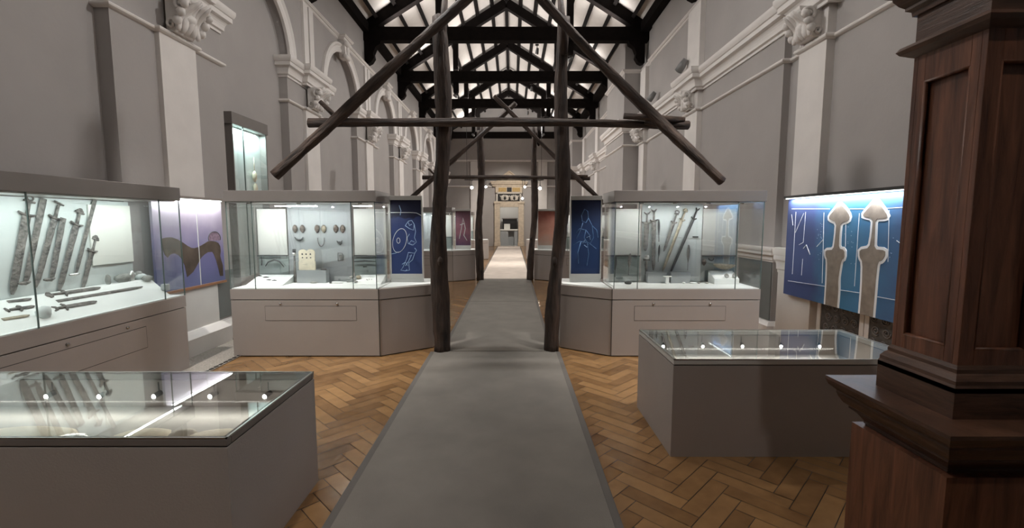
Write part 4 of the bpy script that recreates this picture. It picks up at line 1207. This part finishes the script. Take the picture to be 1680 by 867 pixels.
# ornamental grilles low on the right wall
def grille(y0, y1, label):
    g = thing('heating_grille', label, 'grille', (XR-.12, (y0+y1)/2, 0), group='ornamental grilles under the blue panel')
    a = (y1-y0)/2
    mb = MB(); mb.box(0, .11, -a, a, .22, .86); mb.build('backing', M['grille'], g)
    mb = MB()
    for r in range(5):
        for c in range(int((y1-y0)/.135)):
            cy = -a+.075+c*.135+(.03 if r % 2 else 0); cz = .29+r*.125
            if cy > a-.05: continue
            pts = [(-.004, cy+.052*(1-.8*i/18)*math.cos(i*.62+c), cz+.052*(1-.8*i/18)*math.sin(i*.62+c)) for i in range(19)]
            mb.tube(pts, .007, 5)
    mb.build('scrollwork', M['basedk'], g)
    mb = MB(); mb.box(-.01, .11, -a-.06, -a, .0, .92); mb.box(-.01, .11, a, a+.06, .0, .92); mb.box(-.01, .11, -a, a, .86, .92); mb.box(-.01, .11, -a, a, 0, .22)
    mb.build('surround', M['trim'], g)
grille(4.75, 5.36, 'ornamental grille low on the wall nearest the right pilaster')
grille(3.92, 4.62, 'ornamental grille low on the wall beside the wooden pillar')

# ================================================================== TABLE CASES
def table_case(x0, x1, y0, y1, h, label, leds, well=.22, rim='basedk'):
    cx, cy = (x0+x1)/2, (y0+y1)/2; a = (x1-x0)/2; b = (y1-y0)/2
    r = thing('table_case', label, 'display case', (cx, cy, 0), group='low table cases')
    mb = MB(); th = .03
    mb.box(-a, a, -b, b, .0, h-well)
    mb.box(-a, a, -b, -b+th, h-well, h-.045); mb.box(-a, a, b-th, b, h-well, h-.045)
    mb.box(-a, -a+th, -b+th, b-th, h-well, h-.045); mb.box(a-th, a, -b+th, b-th, h-well, h-.045)
    mb.build('body', M['base'], r)
    mb = MB(); mb.box(-a+th+.002, a-th-.002, -b+th+.002, b-th-.002, h-well, h-well+.006); mb.build('lining', M['lining'], r)
    mb = MB(); w = .032
    for q in ((-a,a,-b,-b+w),(-a,a,b-w,b),(-a,-a+w,-b+w,b-w),(a-w,a,-b+w,b-w)): mb.box(*q, h-.038, h-.006)
    mb.build('rim', M[rim], r, bevel=.003)
    mb = MB(); mb.box(-a+.004, a-.004, -b+.004, b-.004, h-.045, h-.038); mb.build('rim_gap', M['line'], r) if False else None
    mb = MB(); g = .006
    for q in ((-a+g,a-g,-b+g,-b+2*g),(-a+g,a-g,b-2*g,b-g),(-a+g,-a+2*g,-b+g,b-g),(a-2*g,a-g,-b+g,b-g)): mb.box(*q, h-.045, h-.038)
    mb.build('rim_shadow', M['line'], r)
    mb = MB(); mb.box(-a+.010, a-.010, -b+.010, b-.010, h-.006, h); mb.build('glass_top', M['topglass'], r)
    for s_ in (-1, 1):
        mb = MB(); mb.box(-a, a, s_*b, s_*(b-.009), h-.006, h+.001); mb.build('edge_trim', M['metal'], r)
        mb = MB(); mb.box(s_*a, s_*(a-.009), -b, b, h-.006, h+.001); mb.build('edge_trim', M['metal'], r)
    for x in leds:
        l = MB(); l.tube([(x-cx, b-.05, h-.05), (x-cx, b-.05, h-.10)], .004, 6); l.tube([(x-cx+.01, b-.045, h-.115), (x-cx-.004, b-.085, h-.125)], .016, 10)
        o = l.build('spot_stem', M['black'], r)
        l = MB(); l.ell((x-cx-.004, b-.088, h-.126), (.013,.007,.013), 10, 6); l.build('spot_lens', M['led'], o)
    return r
h = .716
tcl = table_case(-3.36, -1.23, 1.89, 2.76, h, 'low glass topped table case in the left foreground', [-2.81,-2.49,-2.16,-1.82,-1.49])
tcr = table_case(1.11, 2.87, 3.06, 3.92, .70, 'low glass topped table case at right before the wooden pillar', [1.30,1.64,1.98,2.31,2.64], rim='frame')
light('table_spots', 'AREA', (-2.3, 2.6, .60), 3, (1,.96,.88), 1.8, .04, rot=(math.radians(-35),0,0)).parent = None
light('table_spots', 'AREA', (2.0, 3.76, .585), 3.5, (1,.96,.88), 1.4, .04, rot=(math.radians(-35),0,0))
zz = h-.22+.006
for i, (x, y, sc, m, lab) in enumerate(((-2.55, 2.30, (.26,.10,.03),'bone','long cream bone piece at left in the foreground case'), (-2.28,2.26,(.09,.06,.025),'silver','small white fragment beside the cream bone piece'),
        (-1.92, 2.28, (.15,.09,.03),'bone','cream half of the leather find in foreground case'), (-1.52,2.28,(.17,.09,.028),'bone','cream rounded find nearest the aisle in foreground case'), (-1.73,2.30,(.07,.06,.03),'bronze','brown knot between the two cream rounded finds'))):
    o = MB().ell((0,0,sc[2]*.8), sc, 16, 8, noise=.07).build('flat_find', M[m]); o.location = (x, y, zz); tag(o, lab, 'artefact', 'finds inside the foreground table case')
for i, (x, lab) in enumerate(((1.55,'left grey stone inside right table case'),(2.05,'middle grey stone inside right table case'),(2.5,'right grey stone inside right table case'))):
    o = MB().ell((0,0,.025), (.09,.05,.03), 14, 8, noise=.1).build('flat_find', M['stone']); o.location = (x, 3.3, .486); tag(o, lab, 'artefact')

# ================================================================== TALL WALL NICHE CASE (left)
nx = -4.2+.0
p0 = atx(408, 300, -3.95); p1 = atx(458, 300, -3.95)
ya, yb = 6.78, 7.72
tn_ = thing('tall_wall_case', 'tall narrow wall case glowing pale green behind the left case', 'display case', (-4.2, (ya+yb)/2, 0))
def sh_(mb): mb.v = [(a+4.2, b-(ya+yb)/2, c) for a, b, c in mb.v]; return mb
ft = -4.06
mb = MB(); mb.box(-4.2, ft, ya, ya+.02, .8, 3.05); sh_(mb).build('side', M['canopy'], tn_)
mb = MB(); mb.box(-4.2, ft, yb-.02, yb, .8, 3.05); sh_(mb).build('side', M['canopy'], tn_)
mb = MB(); mb.box(-4.195, -4.17, ya+.02, yb-.02, .8, 3.05); sh_(mb).build('back_panel', M['pale'], tn_)
mb = MB(); mb.box(-4.2, ft+.02, ya-.02, yb+.02, 3.05, 3.22); sh_(mb).build('canopy', M['canopy'], tn_, bevel=.004)
mb = MB(); mb.box(-4.2, ft+.02, ya-.01, yb+.01, .0, .8); sh_(mb).build('base', M['base'], tn_)
mb = MB(); mb.box(ft-.008, ft, ya+.02, yb-.02, .8, 3.05); sh_(mb).build('front_pane', M['glass'], tn_)
mb = MB(); mb.box(ft-.01, ft+.002, ya+.27, ya+.285, .8, 3.05); sh_(mb).build('glass_joint', M['seal'], tn_)
o = light('niche_lamp', 'AREA', (-4.11, (ya+yb)/2, 3.03), 16, (.75,1,.97), .08, .7, rot=(0,0,0))
mb = MB(); mb.tube([(0,0,.5),(0,0,.28)], .006, 6); mb.ell((0,0,.2), (.03,.05,.09), 10, 8, noise=.1); mb.ell((0,.01,.02),(.03,.045,.08), 10, 8, noise=.1)
o = mb.build('hanging_mount', M['bone']); o.location = (-4.12, 7.42, 2.15); tag(o, 'small pale carved find hanging in the tall wall case', 'artefact')
mb = MB(); mb.lathe([(.05,0),(.10,.02),(.12,.06),(.08,.10),(.0005,.12)], n=16); mb.box(-.12,.12,-.16,.16,-.02,0)
o = mb.build('white_vessel', M['deck']); o.scale = (.35, 1, 1); o.location = (-4.12, 7.42, 1.98); tag(o, 'white vessel on a shelf in the tall wall case', 'vessel')
mb = MB(); mb.box(-.02, 0.0, 0,0.01, 0, .01)

# ================================================================== WOODEN PILLAR (right foreground)
KX0, KX1, KY0, KY1 = 1.665, 2.03, 1.665, 2.03
wp = thing('wooden_pillar', 'massive dark polished oak pillar on a moulded pedestal at right', 'pillar', ((KX0+KX1)/2, (KY0+KY1)/2, 0))
pcx, pcy = (KX0+KX1)/2, (KY0+KY1)/2
def shp(mb): mb.v = [(a-pcx, b-pcy, c) for a, b, c in mb.v]; return mb
def ring(i): return [(KX0-i, KY0-i), (KX1+i, KY0-i), (KX1+i, KY1+i), (KX0-i, KY1+i)]
mb = MB(); i = .055
mb.box(KX0-i, KX1+i, KY0-i, KY1+i, 0, .70)
mb.mould(ring(i), [(0,.0),(.04,.0),(.04,.12),(.0,.15)], side=-1, closed=True)
shp(mb).build('pedestal', M['oak_v'], wp)
mb = MB(); 
prof = [(0,.66),(0,.70),(.012,.71),(.012,.72),(.03,.745),(.055,.765),(.055,.775),(.07,.785),(.085,.81),(.092,.83),(.092,.84),(.115,.86),(.125,.885),(.125,.90),(-.06,.90),(-.06,.895)]
mb.mould(ring(.012), [(a, b) for a, b in prof], side=-1, closed=True)
mb.box(KX0-.02, KX1+.02, KY0-.02, KY1+.02, .7, .898)
shp(mb).build('ledge', M['oak_h'], wp)
mb = MB(); mb.box(KX0, KX1, KY0, KY1, .898, 1.02)
mb.mould(ring(0), [(0,1.0),(.0,1.02),(-.004,1.03),(-.004,1.045),(-.016,1.065),(-.022,1.07),(-.022,1.085),(-.03,1.10)], side=-1, closed=True)
shp(mb).build('plinth', M['oak_h'], wp)
# panelled shaft
j = .030; a0, a1, b0, b1 = KX0+j, KX1-j, KY0+j, KY1-j
mb = MB(); st = .058; z0, z1 = 1.02, 2.36; zr0, zr1 = 1.16, 2.22; dp = .022
mb.box(a0+dp, a1-dp, b0+dp, b1-dp, z0, z1)
for (fx0, fx1, fy0, fy1) in ((a0, a1, b0, b0+dp), (a0, a1, b1-dp, b1)):
    mb.box(fx0, fx0+st, fy0, fy1, z0, z1); mb.box(fx1-st, fx1, fy0, fy1, z0, z1); mb.box(fx0+st, fx1-st, fy0, fy1, z0, zr0); mb.box(fx0+st, fx1-st, fy0, fy1, zr1, z1)
for (fx0, fx1, fy0, fy1) in ((a0, a0+dp, b0+dp, b1-dp), (a1-dp, a1, b0+dp, b1-dp)):
    mb.box(fx0, fx1, fy0, fy0+st-dp, z0, z1); mb.box(fx0, fx1, fy1-st+dp, fy1, z0, z1); mb.box(fx0, fx1, fy0+st-dp, fy1-st+dp, z0, zr0); mb.box(fx0, fx1, fy0+st-dp, fy1-st+dp, zr1, z1)
shp(mb).build('shaft', M['oak_v'], wp, bevel=.002)
mb = MB()   # bead round the sunk panels
for x in (a0,):
    for (y0_, y1_, z0_, z1_) in ((b0+st, b0+st, zr0, zr1), (b1-st, b1-st, zr0, zr1), (b0+st, b1-st, zr0, zr0), (b0+st, b1-st, zr1, zr1)):
        mb.tube([(x+.008, y0_, z0_), (x+.008, y1_, z1_)], .009, 8)
for y_ in (b0,):
    for (x0_, x1_, z0_, z1_) in ((a0+st, a0+st, zr0, zr1), (a1-st, a1-st, zr0, zr1), (a0+st, a1-st, zr0, zr0), (a0+st, a1-st, zr1, zr1)):
        mb.tube([(x0_, y_+.008, z0_), (x1_, y_+.008, z1_)], .009, 8)
shp(mb).build('panel_bead', M['oak_v'], wp)
mb = MB(); rg = [(a0,b0),(a1,b0),(a1,b1),(a0,b1)]
mb.mould(rg, [(0,2.33),(.01,2.335),(.035,2.35),(.045,2.365),(.035,2.38),(.012,2.385),(0,2.39)], side=-1, closed=True)
mb.box(a0, a1, b0, b1, 2.36, 2.56)
mb.mould(rg, [(0,2.50),(.012,2.50),(.015,2.52),(.03,2.53),(.03,2.54),(.045,2.555),(.06,2.58),(.062,2.59),(.08,2.60),(.095,2.63),(.10,2.66),(0,2.66)], side=-1, closed=True)
mb.box(a0, a1, b0, b1, 2.55, 2.9)
shp(mb).build('capital', M['oak_h'], wp)

# ================================================================== LOG FRAMES
def log(mb, a, b, r0, r1, bend=.02, n=14, jit=.05, seed=0):
    rr = random.Random(seed)
    a = Vector(a); b = Vector(b); pts = []; rad = []
    ph = rr.uniform(0, 6)
    dirv = (b-a).normalized()
    s1 = dirv.cross(Vector((0,1,0))); 
    if s1.length < .1: s1 = Vector((1,0,0))
    s1.normalize()
    for i in range(n+1):
        t = i/n
        p = a.lerp(b, t) + s1*bend*math.sin(ph+t*7)*(math.sin(PI*t)*.7+.3) + Vector((0,1,0))*bend*.5*math.sin(ph*2+t*5)
        pts.append(p); rad.append((r0*(1-t)+r1*t)*(1+.10*math.sin(ph+t*11)+rr.uniform(-.05,.05)))
    N_ = 18; vs = []; fs = []; ref = None
    p1, p2, p3 = rr.uniform(0,6), rr.uniform(0,6), rr.uniform(0,6)
    for i, p in enumerate(pts):
        d_ = (pts[min(i+1,n)]-pts[max(i-1,0)]).normalized()
        if ref is None: ref = d_.cross(Vector((.3,1,.2))).normalized()
        u_ = (ref-d_*ref.dot(d_)).normalized(); w_ = d_.cross(u_); ref = u_
        for k in range(N_):
            t = 2*PI*k/N_; tw = i*.05
            g_ = 1+.07*math.cos(3*t+p1+tw)+.05*math.cos(5*t+p2-tw*2)+.045*math.cos(8*t+p3+tw*3)+rr.uniform(-1,1)*jit*.6
            vs.append(p+(u_*math.cos(t)+w_*math.sin(t))*rad[i]*g_)
    for i in range(n):
        for k in range(N_): fs.append((i*N_+k, i*N_+(k+1)%N_, (i+1)*N_+(k+1)%N_, (i+1)*N_+k))
    fs.append(tuple(range(N_))[::-1]); fs.append(tuple(n*N_+k for k in range(N_)))
    mb.add(vs, fs, True)
    return mb
def log_frame(y, label):
    r = thing('log_frame', label, 'timber frame', (CX, y, 0), group='rough log frames across the aisle')
    for s_, xa, xb, ra in ((-1, -.69, -.645, .100), (1, .715, .83, .088)):
        mb = MB(); log(mb, (xa, 0, 0), (xb, .0, 4.05), ra, ra*.86, .045, 46, .07, 3+s_)
        mb.ell((xa+.01, -.08, 1.15), (.035,.05,.06), 8, 6, noise=.1)
        mb.tube([(xb-.01*s_, -.02, 3.6), (xb-.04*s_, -.05, 3.95), (xb-.07*s_, -.03, 4.35)], [.05,.045,.03], 9, jitter=.06)
        mb.build('post', M['log'], r)
    def loglocal(a, b, r0, r1, bend, name, seed):
        a = Vector(a); b = Vector(b); mb = MB(); log(mb, (0,0,0), (0,0,(b-a).length), r0, r1, bend, 44, .07, seed)
        o = mb.build(name, M['log'], r); o.location = a; o.rotation_euler = (b-a).to_track_quat('Z', 'Y').to_euler()
    loglocal((-2.20, -.13, 2.80), (2.29, -.13, 2.785), .052, .045, .025, 'crossbeam', 9)
    loglocal((-2.57, -.23, 2.16), (.30, -.20, 4.72), .062, .058, .03, 'rafter', 5)
    loglocal((2.66, -.23, 2.10), (-.28, -.31, 4.85), .058, .052, .035, 'rafter', 6)
    mb = MB(); mb.tube([(-2.02, -.22, 3.02), (-1.90, -.20, 2.90), (-1.80, -.18, 2.78)], [.026,.028,.026], 8, jitter=.06)
    mb.build('stub_branch', M['logh'], r)
    mb = MB(); mb.tube([(1.50, -.20, 2.86), (1.85, -.22, 2.83), (2.22, -.16, 2.83)], [.035,.04,.03], 8, jitter=.08)
    mb.tube([(1.75, -.2, 2.80), (2.12, -.20, 2.70)], [.035,.015], 8, jitter=.08)
    mb.build('forked_branch', M['logh'], r)
    return r
log_frame(5.66, 'rough brown log frame spanning the near carpet between the cases')
log_frame(12.55, 'distant rough log frame where the taupe carpet meets the pale one')

# ================================================================== SPOTLIGHTS
def spotlight(loc_, tgt, label, energy, size=.06, spot=60, glow=True, col=(1,.93,.84), stem=.0, group='spotlights'):
    r = thing('spotlight', label, 'spotlight', loc_, group=group)
    d_ = (Vector(tgt)-Vector(loc_)).normalized()
    mb = MB(); mb.tube([-d_*size*1.6, -d_*size*.2, d_*size*1.0], [size*.55, size*.8, size*.85], 14); mb.build('lamp_body', M['lens'], r)
    mb = MB(); q = d_.to_track_quat('Z', 'Y').to_matrix()
    mb.ell(d_*size*1.0, (size*.75, size*.75, size*.25), 14, 6, rot=q); mb.build('lens', M['lamp'] if glow else M['frame'], r)
    if stem: 
        mb = MB(); mb.tube([(0,0,0), (0,0,stem)], size*.16, 8); mb.box(-size*.8, size*.8, -size*.8, size*.8, stem-.02, stem); mb.build('stem', M['black'], r)
    l = light('spot_beam', 'SPOT', tuple(Vector(loc_)+d_*size*1.5), energy, col, spot=spot, blend=.8, target=tgt, radius=size*.6)
    return r
# queen post pendants of the trusses in view, with wall washing beams added
ordn = {13.1: 'first', 16.8: 'second', 20.5: 'third', 24.2: 'fourth'}
for y in (13.1, 16.8, 20.5, 24.2):
    for s_ in (-1, 1):
        x = CX+s_*1.79
        spotlight((x, y-.16, 6.02), (CX-s_*3.9, y+.8, 2.4), 'small dark lamp under the %s full truss, %s queen post' % (ordn[y], 'left' if s_ < 0 else 'right'), 360, .06, 105, glow=False, col=(1,.965,.93), stem=.10, group='lamps under the truss posts')
for y in (13.1, 16.8, 20.5, 24.2):  # downlights added on the tie beams to brighten carpet and far wall
    spotlight((CX+.9, y+.18, 6.35), ((CX, y+2.0, 0) if y < 24 else (CX, 29.3, 2.0)), 'small dark downlight added on the %s full truss tie beam' % ordn[y], 330 if y < 16 else 800, .06, 60, glow=False, stem=.19, group='lamps under the truss posts')
spotlight((XR-.32, 9.75, 4.80), (1.0, 14, 0), 'grey spotlight on the right cornice beside the pilaster', 40, .10, 60, glow=False)
spotlight((XR-.28, 11.9, 4.75), (.5, 15, 0), 'smaller spotlight farther along the right cornice', 40, .09, 60, glow=False)
# track near the far doorway
tk = thing('lighting_track', 'dark lighting track hung across the far end of hall', 'lighting track', (CX, 20.5, 3.42))
mb = MB(); mb.box(-1.9, 1.6, -.02, .02, 0, .04); mb.build('rail', M['black'], tk)
for x in (-1.79, 1.5):
    mb = MB(); mb.tube([(x, 0, .03), (x, 0, 2.98)], .008, 6); mb.build('hanger', M['black'], tk)
for px, py, lab in ((774,307,'leftmost glowing spotlight on the far track'),(797,306,'second glowing spotlight left of the far doorway'),(861,306,'glowing spotlight just right of the far pediment'),
                    (886,308,'brightest glowing spotlight on the far track'),(879,317,'small glowing spotlight just below the brightest one'),(857,325,'lowest glowing spotlight beside the relief panel')):
    p = at(px, py, 20.35)
    spotlight(tuple(p), (p.x*.6, 14.0, 0), lab, 70, .09 if px in (774,886) else .065, 75, stem=3.42-p.z)

# ================================================================== ROOM LIGHTING
WARM = (1, .95, .90)
for y in (1.8, 5.7, 9.4, 13.1, 16.8, 20.5, 24.2, 27.4):  # unseen uplights added at tie beam height to brighten the ceiling
    for s_ in (-1, 1):
        light('added_uplight', 'AREA', (CX+s_*1.7, y, 6.93), 46, WARM, 2.6, .2, rot=(PI, 0, 0))
# unseen spots added overhead to brighten walls, cases and floor
for y, e_ in ((2.0, 120), (5.7, 330), (9.4, 420)):
    for s_ in (-1, 1):
        light('added_spot', 'SPOT', (CX+s_*1.79, y, 6.1), e_, (1,.965,.93), spot=110, blend=.8, target=(CX-s_*3.9, y+.6, 2.2), radius=.06)
for x, y, tx, ty, tz, e_, sp in ((-3.5, 3.2, -2.5, 5.4, .3, 1150, 36), (3.1, 3.2, 2.1, 5.4, .3, 1150, 36), (-1.6, -1.2, -2.2, 1.9, .5, 420, 40), (1.4, -.6, 2.0, 3.0, .4, 150, 36), (-1.0, 5.3, -1.6, 4.7, 0, 190, 30), (1.0, 5.3, 1.2, 4.8, 0, 190, 30), (.6, 9.2, -.1, 8.0, 0, 160, 40)):
    light('added_spot', 'SPOT', (x, y, 6.3), e_, (1,.945,.88), spot=sp, blend=.7, target=(tx, ty, tz), radius=.05)

w = bpy.data.worlds.new('world'); S.world = w; w.use_nodes = True
w.node_tree.nodes['Background'].inputs[0].default_value = (.5,.48,.46,1); w.node_tree.nodes['Background'].inputs[1].default_value = .3

S.view_settings.view_transform = 'Standard'; S.view_settings.look = 'None'; S.view_settings.gamma = 1
S.view_settings.exposure = 0.2
S.view_settings.use_curve_mapping = False
S.cycles.transparent_max_bounces = 32; S.cycles.max_bounces = 10; S.cycles.diffuse_bounces = 5
S.cycles.caustics_reflective = False; S.cycles.caustics_refractive = False
S.cycles.sample_clamp_indirect = 6
S.cycles.use_denoising = True
